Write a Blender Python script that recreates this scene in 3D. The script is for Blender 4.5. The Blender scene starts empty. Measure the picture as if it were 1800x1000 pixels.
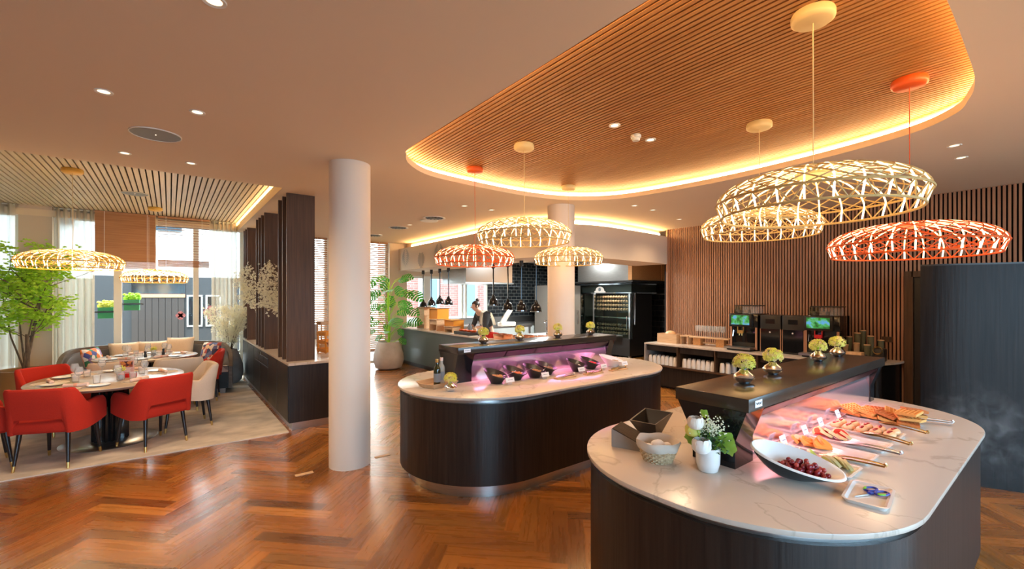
import bpy, bmesh, math, random
from mathutils import Vector, Matrix, noise
from mathutils.geometry import tessellate_polygon
random.seed(7)
PI = math.pi
S = bpy.context.scene
COL = S.collection
# ------------------------------------------------------------------ camera
EYE = 1.70
YAW = math.atan(602 / 776)
cam = bpy.data.cameras.new('camera'); camo = bpy.data.objects.new('camera', cam); COL.objects.link(camo)
camo.location = (0, 0, EYE); camo.rotation_euler = (PI / 2, 0, -YAW)
cam.sensor_width = 36; cam.lens = 36 * 776 / 1800; cam.shift_y = 21 / 1800
cam.clip_start = .05; cam.clip_end = 200
S.camera = camo
# ------------------------------------------------------------------ world, exposure, daylight
S.view_settings.view_transform = 'Standard'; S.view_settings.look = 'None'
S.view_settings.gamma = 1; S.view_settings.use_curve_mapping = False
S.view_settings.exposure = 1.08
W = bpy.data.worlds.new('sky'); S.world = W; W.use_nodes = True
bgn = W.node_tree.nodes['Background']

wn, wl = W.node_tree.nodes, W.node_tree.links
_tc = wn.new('ShaderNodeTexCoord'); _sx = wn.new('ShaderNodeSeparateXYZ'); _r = wn.new('ShaderNodeValToRGB')
_mr = wn.new('ShaderNodeMapRange'); _mr.inputs[1].default_value = -1; _mr.inputs[2].default_value = 1
_r.color_ramp.elements[0].position = .1; _r.color_ramp.elements[0].color = (.46, .72, 1.0, 1); _r.color_ramp.elements[1].position = .6; _r.color_ramp.elements[1].color = (.96, .98, .96, 1)
wl.new(_tc.outputs['Generated'], _sx.inputs[0]); wl.new(_sx.outputs['Y'], _mr.inputs[0]); wl.new(_mr.outputs[0], _r.inputs[0]); wl.new(_r.outputs[0], bgn.inputs[0])
bgn.inputs[1].default_value = 5.0
sun = bpy.data.lights.new('sun', 'SUN'); sun.energy = 4.0; sun.color = (1, .95, .86); sun.angle = .01
suno = bpy.data.objects.new('sun', sun); COL.objects.link(suno); suno.rotation_euler = (math.radians(38), 0, math.radians(-20))
def portal(x, y, z, w, h, rot):
    l = bpy.data.lights.new('window_portal', 'AREA'); l.shape = 'RECTANGLE'; l.size = w; l.size_y = h
    l.cycles.is_portal = True
    o = bpy.data.objects.new('window_portal', l); o.location = (x, y, z); o.rotation_euler = rot; COL.objects.link(o)
portal(-.2, 10.85, 1.6, 2.9, 3.1, (-PI / 2, 0, 0))
portal(2.7, 10.85, 1.6, 2.9, 3.1, (-PI / 2, 0, 0))
portal(6.1, 10.85, 1.6, 2.7, 1.6, (-PI / 2, 0, 0))
portal(2.8, -3.6, 1.5, 9.6, 2.7, (PI / 2, 0, 0))
def spot(x, y, z, watt, col=(1, .72, .45), size=2.3, blend=.9, rad=.05, parent=None):
    l = bpy.data.lights.new('downlight_beam', 'SPOT'); l.energy = watt; l.color = col
    l.spot_size = size; l.spot_blend = blend; l.shadow_soft_size = rad
    o = bpy.data.objects.new('downlight_beam', l); o.location = (x, y, z); COL.objects.link(o); o.parent = parent
    return o
def glow(x, y, z, watt, col=(1, .62, .27), rad=.2, parent=None):
    l = bpy.data.lights.new('lamp_glow', 'POINT'); l.energy = watt; l.color = col; l.shadow_soft_size = rad
    o = bpy.data.objects.new('lamp_glow', l); o.location = (x, y, z); COL.objects.link(o); o.parent = parent
    return o
# ------------------------------------------------------------------ materials
def mat(name, col, rough=.5, metal=0, spec=.5, emit=None, es=0, coat=0, trans=0, alpha=1, sheen=0):
    m = bpy.data.materials.new(name); m.use_nodes = True
    b = m.node_tree.nodes['Principled BSDF']
    b.inputs['Base Color'].default_value = (*col, 1); b.inputs['Roughness'].default_value = rough
    b.inputs['Metallic'].default_value = metal; b.inputs['Specular IOR Level'].default_value = spec
    if emit: b.inputs['Emission Color'].default_value = (*emit, 1); b.inputs['Emission Strength'].default_value = es
    b.inputs['Coat Weight'].default_value = coat; b.inputs['Transmission Weight'].default_value = trans
    b.inputs['Alpha'].default_value = alpha; b.inputs['Sheen Weight'].default_value = sheen
    return m
def nodes(m): return m.node_tree.nodes, m.node_tree.links, m.node_tree.nodes['Principled BSDF']
def noisy(name, c1, c2, scale=(1, 1, 1), sc=4, detail=5, rough=.5, metal=0, lo=.35, hi=.65, bump=0, dist=.0, c3=None, spec=.5, coat=0):
    """two or three colours mixed by stretched noise in object space"""
    m = mat(name, c1, rough, metal, spec, coat=coat); N, L, b = nodes(m)
    tc = N.new('ShaderNodeTexCoord'); mp = N.new('ShaderNodeMapping'); mp.inputs['Scale'].default_value = scale
    n = N.new('ShaderNodeTexNoise'); n.inputs['Scale'].default_value = sc; n.inputs['Detail'].default_value = detail
    n.inputs['Distortion'].default_value = dist
    r = N.new('ShaderNodeValToRGB'); r.color_ramp.elements[0].position = lo; r.color_ramp.elements[1].position = hi
    r.color_ramp.elements[0].color = (*c1, 1); r.color_ramp.elements[1].color = (*c2, 1)
    if c3:
        e = r.color_ramp.elements.new((lo + hi) / 2); e.color = (*c3, 1)
    L.new(tc.outputs['Object'], mp.inputs[0]); L.new(mp.outputs[0], n.inputs['Vector'])
    L.new(n.outputs['Fac'], r.inputs[0]); L.new(r.outputs[0], b.inputs['Base Color'])
    if bump:
        bp = N.new('ShaderNodeBump'); bp.inputs['Strength'].default_value = bump; bp.inputs['Distance'].default_value = .01
        L.new(n.outputs['Fac'], bp.inputs['Height']); L.new(bp.outputs[0], b.inputs['Normal'])
    return m
def glass(name, tint=(1, 1, 1), refl=.12, rough=.02, milk=0):
    m = bpy.data.materials.new(name); m.use_nodes = True; N = m.node_tree.nodes; L = m.node_tree.links
    N.remove(N['Principled BSDF']); out = N['Material Output']
    t = N.new('ShaderNodeBsdfTransparent'); t.inputs[0].default_value = (*tint, 1)
    g = N.new('ShaderNodeBsdfGlossy'); g.inputs['Roughness'].default_value = rough
    f = N.new('ShaderNodeLayerWeight'); f.inputs[0].default_value = refl
    mx = N.new('ShaderNodeMixShader')
    L.new(f.outputs['Fresnel'], mx.inputs[0]); L.new(t.outputs[0], mx.inputs[1]); L.new(g.outputs[0], mx.inputs[2])
    if milk:
        df = N.new('ShaderNodeBsdfDiffuse'); df.inputs[0].default_value = (.9, .9, .88, 1); m2 = N.new('ShaderNodeMixShader'); m2.inputs[0].default_value = milk
        L.new(mx.outputs[0], m2.inputs[1]); L.new(df.outputs[0], m2.inputs[2]); L.new(m2.outputs[0], out.inputs[0])
    else: L.new(mx.outputs[0], out.inputs[0])
    return m
def sheer(name, col, fac):
    m = bpy.data.materials.new(name); m.use_nodes = True; N = m.node_tree.nodes; L = m.node_tree.links
    N.remove(N['Principled BSDF']); out = N['Material Output']
    t = N.new('ShaderNodeBsdfTransparent'); d = N.new('ShaderNodeBsdfDiffuse'); d.inputs[0].default_value = (*col, 1)
    tl = N.new('ShaderNodeBsdfTranslucent'); tl.inputs[0].default_value = (*col, 1)
    m1 = N.new('ShaderNodeMixShader'); m1.inputs[0].default_value = .35; m2 = N.new('ShaderNodeMixShader'); m2.inputs[0].default_value = fac
    L.new(d.outputs[0], m1.inputs[1]); L.new(tl.outputs[0], m1.inputs[2]); L.new(t.outputs[0], m2.inputs[1]); L.new(m1.outputs[0], m2.inputs[2])
    L.new(m2.outputs[0], out.inputs[0]); return m
def leafmat(name, c1, c2):
    m = noisy(name, c1, c2, sc=9, rough=.45); b = m.node_tree.nodes['Principled BSDF']
    b.inputs['Subsurface Weight'].default_value = 0
    N, L, b = nodes(m); out = N['Material Output']
    tl = N.new('ShaderNodeBsdfTranslucent'); tl.inputs[0].default_value = (*c2, 1)
    mx = N.new('ShaderNodeMixShader'); mx.inputs[0].default_value = .35
    L.new(b.outputs[0], mx.inputs[1]); L.new(tl.outputs[0], mx.inputs[2]); L.new(mx.outputs[0], out.inputs[0]); return m
def floor_mat():
    m = mat('herringbone oak', (.4, .2, .08), .27, spec=.7, coat=.55); N, L, b = nodes(m)
    b.inputs['Coat Roughness'].default_value = .16
    a = N.new('ShaderNodeVertexColor'); a.layer_name = 'plank'
    uv = N.new('ShaderNodeUVMap'); mp = N.new('ShaderNodeMapping'); mp.inputs['Scale'].default_value = (2.2, 26, 1)
    n = N.new('ShaderNodeTexNoise'); n.inputs['Scale'].default_value = 1; n.inputs['Detail'].default_value = 6; n.inputs['Distortion'].default_value = .6
    r = N.new('ShaderNodeValToRGB'); r.color_ramp.elements[0].position = .3; r.color_ramp.elements[1].position = .72
    r.color_ramp.elements[0].color = (.74, .68, .60, 1); r.color_ramp.elements[1].color = (1.03, 1.03, 1.03, 1)
    mx = N.new('ShaderNodeMix'); mx.data_type = 'RGBA'; mx.blend_type = 'MULTIPLY'; mx.inputs[0].default_value = 1
    L.new(uv.outputs[0], mp.inputs[0]); L.new(mp.outputs[0], n.inputs['Vector']); L.new(n.outputs['Fac'], r.inputs[0])
    L.new(a.outputs['Color'], mx.inputs[6]); L.new(r.outputs[0], mx.inputs[7]); L.new(mx.outputs[2], b.inputs['Base Color'])
    mr = N.new('ShaderNodeMapRange'); mr.inputs[3].default_value = .2; mr.inputs[4].default_value = .36
    L.new(n.outputs['Fac'], mr.inputs[0]); L.new(mr.outputs[0], b.inputs['Roughness'])
    return m
def tile_mat(name, c, grout, rough, w, h, axis='XZ'):
    m = mat(name, c, rough); N, L, b = nodes(m)
    tc = N.new('ShaderNodeTexCoord'); sx = N.new('ShaderNodeSeparateXYZ'); cx = N.new('ShaderNodeCombineXYZ')
    L.new(tc.outputs['Object'], sx.inputs[0]); L.new(sx.outputs[axis[0]], cx.inputs[0]); L.new(sx.outputs[axis[1]], cx.inputs[1])
    br = N.new('ShaderNodeTexBrick'); br.inputs['Scale'].default_value = 1
    br.inputs['Brick Width'].default_value = w; br.inputs['Row Height'].default_value = h; br.inputs['Mortar Size'].default_value = .006
    br.inputs['Color1'].default_value = (*c, 1); br.inputs['Color2'].default_value = (*[x * 1.5 for x in c], 1); br.inputs['Mortar'].default_value = (*grout, 1)
    L.new(cx.outputs[0], br.inputs['Vector']); L.new(br.outputs['Color'], b.inputs['Base Color'])
    bp = N.new('ShaderNodeBump'); bp.inputs['Strength'].default_value = .5; bp.inputs['Distance'].default_value = .004; bp.invert = True
    L.new(br.outputs['Fac'], bp.inputs['Height']); L.new(bp.outputs[0], b.inputs['Normal'])
    return m
def marble_mat():
    m = mat('veined pale marble', (.8, .74, .68), .24, spec=.5); N, L, b = nodes(m)
    tc = N.new('ShaderNodeTexCoord'); n = N.new('ShaderNodeTexNoise'); n.inputs['Scale'].default_value = 1.3; n.inputs['Detail'].default_value = 8; n.inputs['Distortion'].default_value = 1.2
    mt = N.new('ShaderNodeMath'); mt.operation = 'SUBTRACT'; mt.inputs[1].default_value = .5
    ab = N.new('ShaderNodeMath'); ab.operation = 'ABSOLUTE'
    r = N.new('ShaderNodeValToRGB'); r.color_ramp.elements[0].position = 0; r.color_ramp.elements[1].position = .013
    r.color_ramp.elements[0].color = (.46, .39, .32, 1); r.color_ramp.elements[1].color = (.58, .495, .42, 1)
    L.new(tc.outputs['Object'], n.inputs['Vector']); L.new(n.outputs['Fac'], mt.inputs[0]); L.new(mt.outputs[0], ab.inputs[0]); L.new(ab.outputs[0], r.inputs[0])
    L.new(r.outputs[0], b.inputs['Base Color']); return m
def vein(name, c1, c2, rough=.45, grain=(30, 30, 1.2), sc=1.6, spec=.4):
    return noisy(name, c1, c2, grain, sc, 6, rough, 0, .3, .7, bump=.15, spec=spec)
def patch_mat(name, cols, sc=9, rough=.8):
    m = mat(name, cols[0], rough); N, L, b = nodes(m)
    tc = N.new('ShaderNodeTexCoord'); v = N.new('ShaderNodeTexVoronoi'); v.inputs['Scale'].default_value = sc
    r = N.new('ShaderNodeValToRGB'); r.color_ramp.interpolation = 'CONSTANT'
    sp = N.new('ShaderNodeSeparateColor')
    el = r.color_ramp.elements; el[0].position = 0; el[0].color = (*cols[0], 1); el[1].position = 1 / len(cols); el[1].color = (*cols[1], 1)
    for i in range(2, len(cols)): e = el.new(i / len(cols)); e.color = (*cols[i], 1)
    L.new(tc.outputs['Object'], v.inputs['Vector']); L.new(v.outputs['Color'], sp.inputs[0]); L.new(sp.outputs[0], r.inputs[0]); L.new(r.outputs[0], b.inputs['Base Color'])
    return m
M = dict(
    floor=floor_mat(),
    rug=noisy('mottled woven rug', (.48, .43, .37), (.70, .63, .54), (1.4, 2.2, 1), 2.4, 14, .95, 0, .35, .65, bump=.15, dist=.15),
    paint=mat('ceiling paint', (.75, .62, .49), .85, spec=.2),
    fascia=mat('cove paint', (.78, .62, .42), .8, spec=.2),
    wallp=mat('warm wall paint', (.66, .52, .38), .8, spec=.2),
    white=mat('white column paint', (.74, .63, .53), .6, spec=.3),
    soffit=mat('soffit paint', (.62, .50, .38), .75, spec=.25),
    soffitart=mat('leaf print grey', (.40, .35, .29), .8),
    oak=vein('oak ceiling slat', (.40, .17, .055), (.54, .26, .09), .5, (40, 1.2, 40), 1.2),
    daylitoak=vein('daylit oak slat', (.62, .54, .42), (.74, .66, .54), .45, (40, 1.2, 40), 1.2),  # same oak as over the buffet, daylight sheen put into its colour
    wallslat=vein('walnut wall slat', (.34, .165, .095), (.48, .25, .15), .5, (30, 30, 1), 1.5),
    backing=mat('black felt backing', (.012, .008, .008), .9),
    darkgap=mat('dark acoustic backing', (.008, .006, .005), .9),
    veneer=vein('dark stained oak veneer', (.008, .0055, .005), (.028, .018, .014), .4),
    brownven=vein('brown oak panel', (.06, .028, .012), (.11, .052, .024), .5),
    podven=vein('blue black pod veneer', (.005, .004, .004), (.014, .010, .009), .36, spec=.2),
    marble=marble_mat(),
    steel=noisy('brushed steel', (.50, .50, .50), (.62, .62, .62), (1, 1, 60), 6, 3, .3, 1),
    chrome=mat('polished chrome', (.66, .72, .80), .08, 1),
    brass=mat('brass', (.72, .50, .18), .3, 1),
    gold=mat('gold handled steel', (.62, .44, .2), .25, 1),
    black=mat('black satin', (.014, .013, .013), .35),
    gloss=mat('black gloss', (.008, .008, .009), .08),
    beam=mat('dark bronze laminate', (.035, .024, .017), .22, spec=.6),
    blackwood=mat('black lacquered leg', (.015, .009, .009), .3),
    redfab=noisy('red wool', (.46, .015, .003), (.50, .019, .004), (1, 1, 1), 140, 2, .9, bump=.1),
    beigefab=noisy('beige wool', (.60, .48, .37), (.64, .52, .41), (1, 1, 1), 140, 2, .95, bump=.1),
    cushion=noisy('sand linen', (.62, .48, .34), (.68, .54, .40), (1, 1, 1), 120, 3, .9, bump=.1),
    patt=patch_mat('bright patchwork', [(.75, .70, .65), (.75, .20, .03), (.03, .22, .12), (.06, .08, .30), (.75, .35, .30), (.25, .16, .4)], 14),
    patt2=patch_mat('geometric print', [(.7, .6, .5), (.05, .05, .12), (.5, .1, .08), (.75, .5, .3), (.12, .15, .35)], 16),
    sofaw=vein('smoked oak shell', (.10, .07, .05), (.17, .125, .09), .4, (3, 3, 20), 2),
    tabletop=noisy('grey oak table top', (.34, .25, .18), (.46, .36, .27), (1.5, 14, 1), 2.2, 5, .25, 0, .3, .7),
    glasspane=glass('window pane', (.97, 1, .99), .05),
    clearglass=glass('clear drinking glass', (1, 1, 1), .12, milk=.16),
    guard=mat('polished back panel', (.86, .76, .80), .14, .92),
    ovenglass=glass('oven door glass', (.75, .85, .8), .25),
    green=leafmat('maple leaf', (.34, .62, .03), (.58, .85, .07)),
    monst=leafmat('monstera leaf', (.02, .17, .02), (.09, .40, .04)),
    blossom=leafmat('white blossom', (.86, .82, .60), (.94, .91, .74)),
    hydr=leafmat('yellow green petals', (.70, .72, .08), (.88, .84, .24)),
    hydp=leafmat('pale pink tipped petals', (.72, .45, .22), (.80, .70, .35)),
    bark=noisy('bark', (.10, .065, .04), (.22, .15, .09), (1, 1, .3), 30, 4, .9),
    soil=noisy('soil', (.02, .013, .01), (.05, .035, .025), sc=40, rough=1),
    bronzepot=mat('brushed bronze planter', (.42, .25, .11), .38, .7),
    concrete=noisy('pale concrete', (.50, .44, .38), (.62, .56, .50), sc=5, rough=.8, bump=.1),
    taupepot=noisy('grey ceramic', (.24, .21, .19), (.32, .29, .27), sc=5, rough=.5),
    curtain=sheer('sheer curtain', (.66, .61, .52), .86),
    curtain2=sheer('heavy sheer curtain', (.62, .52, .42), .80),
    blindwood=vein('walnut blind slat', (.36, .17, .08), (.46, .24, .12), .5, (1.2, 30, 30), 1.5),
    frame=mat('cream window frame', (.75, .74, .66), .5),
    tileblk=tile_mat('black glazed tile', (.012, .014, .016), (.12, .125, .12), .10, .20, .10, 'XZ'),
    tileblkY=tile_mat('black glazed tile side', (.012, .012, .013), (.06, .05, .045), .12, .30, .16, 'YZ'),
    brickred=tile_mat('pink brick', (.26, .075, .06), (.34, .24, .2), .8, .3, .1, 'XZ'),
    brickwht=tile_mat('white brick', (.36, .32, .29), (.2, .17, .15), .8, .5, .16, 'XZ'),
    facade=noisy('pale facade', (.80, .77, .72), (.86, .83, .78), sc=2, rough=.9),
    shopgrey=mat('shopfront grey paint', (.022, .021, .021), .6),
    shopwood=mat('old wooden shutter', (.030, .020, .015), .8),
    shopsign=mat('orange fascia board', (.62, .22, .10), .7),
    street=noisy('street paving', (.24, .24, .24), (.30, .30, .29), sc=6, rough=.9),
    whitec=mat('white ceramic', (.80, .77, .74), .15),
    navyc=mat('blue black ceramic', (.015, .025, .035), .2),
    blackc=mat('black stoneware', (.02, .016, .016), .35),
    paper=mat('white card', (.82, .80, .82), .7),
    napkin=noisy('blush linen', (.72, .50, .42), (.80, .60, .52), sc=25, rough=.9),
    salmon=mat('salmon paper band', (.78, .36, .25), .8),
    linen=mat('grey beige linen liner', (.58, .50, .42), .9),
    wicker=noisy('wicker', (.42, .28, .15), (.62, .46, .28), (1, 1, 1), 60, 2, .7, bump=.4),
    ledw=mat('warm led strip', (1, .8, .5), .5, emit=(1, .70, .33), es=12),
    rib=mat('lamp rib light', (1, .85, .6), .5, emit=(1, .62, .26), es=2.2),
    ribdot=mat('lamp rib tip light', (1, .9, .7), .5, emit=(1, .78, .48), es=2.4),
    ivory=mat('ivory lamp frame', (.74, .56, .27), .5),
    ivorylit=mat('lamplit ivory lattice', (.60, .41, .16), .5),  # the ivory frame again, warm glow of the ribs put into its colour
    orangel=mat('orange lamp frame', (.72, .10, .012), .45),
    golden=mat('golden lamp frame', (.70, .42, .08), .45),
    lightgrey=mat('light grey grille', (.20, .23, .26), .6),
    diffw=mat('downlight lens', (.8, .7, .55), .4, emit=(1, .8, .55), es=.9),
    plast=mat('white plastic', (.75, .72, .66), .5),
    orangebox=mat('orange lacquered wood', (.75, .28, .02), .45),
    palewood=vein('pale beech', (.55, .33, .17), (.66, .42, .24), .55, (3, 20, 20), 2),
    grape=mat('red grape', (.22, .012, .02), .18), grape2=mat('light red grape', (.45, .06, .05), .18),
    waffle=mat('waffle', (.72, .36, .09), .7), waffled=mat('dark waffle', (.55, .18, .04), .7),
    melon=mat('orange melon', (.85, .30, .05), .35), lime=mat('green melon', (.45, .55, .08), .35),
    wmelon=mat('red melon', (.75, .05, .03), .3), rind=mat('pale rind', (.62, .62, .30), .4),
    bun=mat('glazed bun', (.80, .48, .24), .4), jam=mat('red jam', (.30, .015, .015), .2),
    granola=mat('toasted granola', (.55, .30, .12), .8), nuts=mat('mixed nuts', (.45, .22, .08), .7),
    berry=mat('red berry', (.80, .02, .02), .25), orangebit=mat('dried orange pieces', (.75, .22, .05), .6),
    egg=mat('egg shell', (.8, .7, .62), .4), seeds=mat('brown seeds', (.30, .2, .08), .7),
    oil=mat('green oil bottle', (.02, .022, .005), .08, spec=.8), whiteoil=mat('clear vinegar bottle', (.35, .33, .28), .08),
    skin=mat('skin', (.62, .36, .25), .5), hair=mat('dark brown hair', (.035, .018, .012), .5),
    chefcl=mat('charcoal chef jacket', (.035, .037, .04), .8), towel=mat('cream towel', (.66, .58, .48), .9),
    apron=mat('grey apron', (.075, .08, .085), .85),
    bluepl=mat('blue plastic', (.02, .04, .35), .35), greenpl=mat('green plastic', (.18, .5, .02), .35),
    redlid=mat('red enamel', (.55, .01, .01), .3), copper=mat('copper', (.75, .36, .2), .25, 1),
    greenplast=mat('green planter', (.04, .30, .10), .5), ochre=mat('kraft card', (.48, .33, .2), .8),
    cupgreen=mat('olive paper cup', (.13, .13, .08), .7), screenfr=mat('screen bezel', (.01, .01, .01), .1),
    heater=mat('tinted heater panel', (.012, .006, .009), .3, spec=.3), amber=mat('amber light glass', (.8, .5, .3), .3),
    meat=noisy('roasting joints', (.10, .04, .02), (.35, .2, .12), sc=20, rough=.5),
    towelred=mat('red extinguisher paint', (.6, .01, .02), .4),
)
def screen_mat(name, seed):
    m = mat(name, (.02, .02, .02), .2); N, L, b = nodes(m)
    tc = N.new('ShaderNodeTexCoord'); mp = N.new('ShaderNodeMapping'); mp.inputs['Location'].default_value = (seed, seed, 0)
    n = N.new('ShaderNodeTexNoise'); n.inputs['Scale'].default_value = 13; n.inputs['Detail'].default_value = 5
    r = N.new('ShaderNodeValToRGB'); e = r.color_ramp.elements
    e[0].position = .38; e[0].color = (.01, .12, .02, 1); e[1].position = .62; e[1].color = (.1, .4, .75, 1)
    q = e.new(.48); q.color = (.04, .38, .07, 1); q = e.new(.55); q.color = (.12, .45, .2, 1)
    L.new(tc.outputs['Object'], mp.inputs[0]); L.new(mp.outputs[0], n.inputs['Vector']); L.new(n.outputs['Fac'], r.inputs[0])
    L.new(r.outputs[0], b.inputs['Emission Color']); b.inputs['Emission Strength'].default_value = .45
    return m
# ------------------------------------------------------------------ mesh helpers
def xf(p, M4): return M4 @ Vector(p)
class MB:
    def __init__(s): s.bm = bmesh.new()
    def v(s, p): return s.bm.verts.new(p)
    def f(s, vs):
        try: return s.bm.faces.new(vs)
        except ValueError: return None
    def box(s, c, d, rz=0, rot=None, bev=0):
        R = Matrix.Translation(c) @ (rot.to_4x4() if rot else Matrix.Rotation(rz, 4, 'Z'))
        g = bmesh.ops.create_cube(s.bm, size=1, matrix=R @ Matrix.Diagonal((*d, 1)))
        if bev:
            es = list({e for v in g['verts'] for e in v.link_edges})
            bmesh.ops.bevel(s.bm, geom=es, offset=bev, segments=2, profile=.5, affect='EDGES')
        return s
    def prism(s, pts, z0, z1, caps=True):
        a = [s.v((x, y, z0)) for x, y in pts]; b = [s.v((x, y, z1)) for x, y in pts]; n = len(pts)
        for i in range(n): s.f([a[i], a[(i + 1) % n], b[(i + 1) % n], b[i]])
        if caps: s.f(b); s.f(a[::-1])
        return s
    def lathe(s, prof, seg=32, c=(0, 0, 0), cap=True, sx=1, sy=1, M4=None):
        rings = []
        for r, z in prof:
            ring = []
            for k in range(seg):
                a = 2 * PI * k / seg; p = Vector((c[0] + r * sx * math.cos(a), c[1] + r * sy * math.sin(a), c[2] + z))
                ring.append(s.v(M4 @ p if M4 else p))
            rings.append(ring)
        for a, b in zip(rings, rings[1:]):
            for k in range(seg): s.f([a[k], a[(k + 1) % seg], b[(k + 1) % seg], b[k]])
        if cap:
            if prof[0][0] > 1e-5: s.f(rings[0][::-1])
            if prof[-1][0] > 1e-5: s.f(rings[-1])
        return s
    def tube(s, pts, r, n=8, closed=False, cap=True):
        P = [Vector(p) for p in pts]; m = len(P); rings = []; prev = None
        for i, p in enumerate(P):
            if closed: t = P[(i + 1) % m] - P[i - 1]
            else: t = P[min(i + 1, m - 1)] - P[max(i - 1, 0)]
            if t.length < 1e-9: t = Vector((0, 0, 1))
            t.normalize()
            if prev is None:
                u = t.cross(Vector((0, 0, 1)));
                if u.length < 1e-3: u = t.cross(Vector((0, 1, 0)))
            else: u = prev - t * prev.dot(t)
            u.normalize(); prev = u; w = t.cross(u); rr = r[i] if isinstance(r, (list, tuple)) else r
            rings.append([s.v(p + (u * math.cos(2 * PI * k / n) + w * math.sin(2 * PI * k / n)) * rr) for k in range(n)])
        for i in range(m if closed else m - 1):
            a, b = rings[i], rings[(i + 1) % m]
            for k in range(n): s.f([a[k], a[(k + 1) % n], b[(k + 1) % n], b[k]])
        if cap and not closed: s.f(rings[0][::-1]); s.f(rings[-1])
        return s
    def ell(s, c, r, seg=16, rings=10, rot=None):
        Mx = Matrix.Translation(c) @ (rot.to_4x4() if rot else Matrix.Identity(4)) @ Matrix.Diagonal((*r, 1))
        bmesh.ops.create_uvsphere(s.bm, u_segments=seg, v_segments=rings, radius=1, matrix=Mx); return s
    def ico(s, c, r, sub=1):
        bmesh.ops.create_icosphere(s.bm, subdivisions=sub, radius=1, matrix=Matrix.Translation(c) @ Matrix.Diagonal((*r, 1))); return s
    def quad(s, a, b, c, d): s.f([s.v(a), s.v(b), s.v(c), s.v(d)]); return s
    def grid(s, rows, closed=False, thick=None):
        V = [[s.v(p) for p in r] for r in rows]
        for a, b in zip(V, V[1:]):
            n = len(a)
            for k in range(n if closed else n - 1): s.f([a[k], a[(k + 1) % n], b[(k + 1) % n], b[k]])
        return s
    def build(s, name, m, parent=None, smooth=40, loc=None, bevel=0):
        bm = s.bm; bmesh.ops.recalc_face_normals(bm, faces=bm.faces)
        if bevel:
            es = [e for e in bm.edges if len(e.link_faces) == 2 and e.calc_face_angle(0) > .6]
            bmesh.ops.bevel(bm, geom=es, offset=bevel, segments=2, profile=.5, affect='EDGES')
        if smooth:
            for fc in bm.faces: fc.smooth = True
            for e in bm.edges:
                if len(e.link_faces) == 2 and e.calc_face_angle(0) > math.radians(smooth): e.smooth = False
        me = bpy.data.meshes.new(name); bm.to_mesh(me); bm.free()
        me.materials.append(M[m] if isinstance(m, str) else m)
        o = bpy.data.objects.new(name, me); COL.objects.link(o)
        if parent: o.parent = parent
        if loc: o.location = loc
        return o
def thing(name, label, cat, loc=(0, 0, 0), rz=0, group=None):
    o = bpy.data.objects.new(name, None); o.empty_display_size = .1; COL.objects.link(o)
    o.location = loc; o.rotation_euler = (0, 0, rz); o['label'] = label; o['category'] = cat
    if group: o['group'] = group
    return o
def tag(o, label, cat, group=None, kind=None):
    o['label'] = label; o['category'] = cat
    if group: o['group'] = group
    if kind: o['kind'] = kind
    return o
def struct(o): o['kind'] = 'structure'; return o
def dup(root, loc, rz=None, label=None, group=None, scale=None):
    def rec(o, par):
        c = o.copy(); COL.objects.link(c)
        if par: c.parent = par
        for ch in o.children: rec(ch, c)
        return c
    r = rec(root, None); r.location = loc
    if rz is not None: r.rotation_euler = (0, 0, rz)
    if label: r['label'] = label
    if group: r['group'] = group
    if scale: r.scale = scale
    return r
def place(proto, used, loc, rz, label, group=None):
    """first call moves the prototype itself, later ones copy it"""
    if not used.get(id(proto)):
        used[id(proto)] = True; proto.location = loc; proto.rotation_euler = (0, 0, rz); proto['label'] = label
        if group: proto['group'] = group
        return proto
    return dup(proto, loc, rz, label, group)
USED = {}
def stadium(x0, x1, y0, y1, n=20, inset=0, r=None):
    x0 += inset; x1 -= inset; y0 += inset; y1 -= inset
    r = min((y1 - y0) / 2, (r - inset) if r else 9); pts = []
    for cx, cy, a0 in ((x1 - r, y0 + r, -90), (x1 - r, y1 - r, 0), (x0 + r, y1 - r, 90), (x0 + r, y0 + r, 180)):
        for k in range(n + 1):
            a = math.radians(a0 + 90 * k / n); pts.append((cx + r * math.cos(a), cy + r * math.sin(a)))
    return pts
def smoothpath(pts, per=8, closed=False):
    out = []; n = len(pts)
    for i in range(n if closed else n - 1):
        g = (lambda k: Vector(pts[k % n])) if closed else (lambda k: Vector(pts[max(0, min(n - 1, k))]))
        p0, p1, p2, p3 = g(i - 1), g(i), g(i + 1), g(i + 2)
        for k in range(per):
            t = k / per
            out.append(.5 * ((2 * p1) + (p2 - p0) * t + (2 * p0 - 5 * p1 + 4 * p2 - p3) * t * t + (3 * p1 - p0 - 3 * p2 + p3) * t ** 3))
    if not closed: out.append(Vector(pts[-1]))
    return out
def offset(pts, d):
    n = len(pts); out = []
    area = sum(pts[i][0] * pts[(i + 1) % n][1] - pts[(i + 1) % n][0] * pts[i][1] for i in range(n))
    sg = 1 if area > 0 else -1
    for i in range(n):
        a, b, c = Vector(pts[i - 1]), Vector(pts[i]), Vector(pts[(i + 1) % n])
        t = (c - a).normalized(); out.append((b.x + t.y * d * sg, b.y - t.x * d * sg))
    return out
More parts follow.
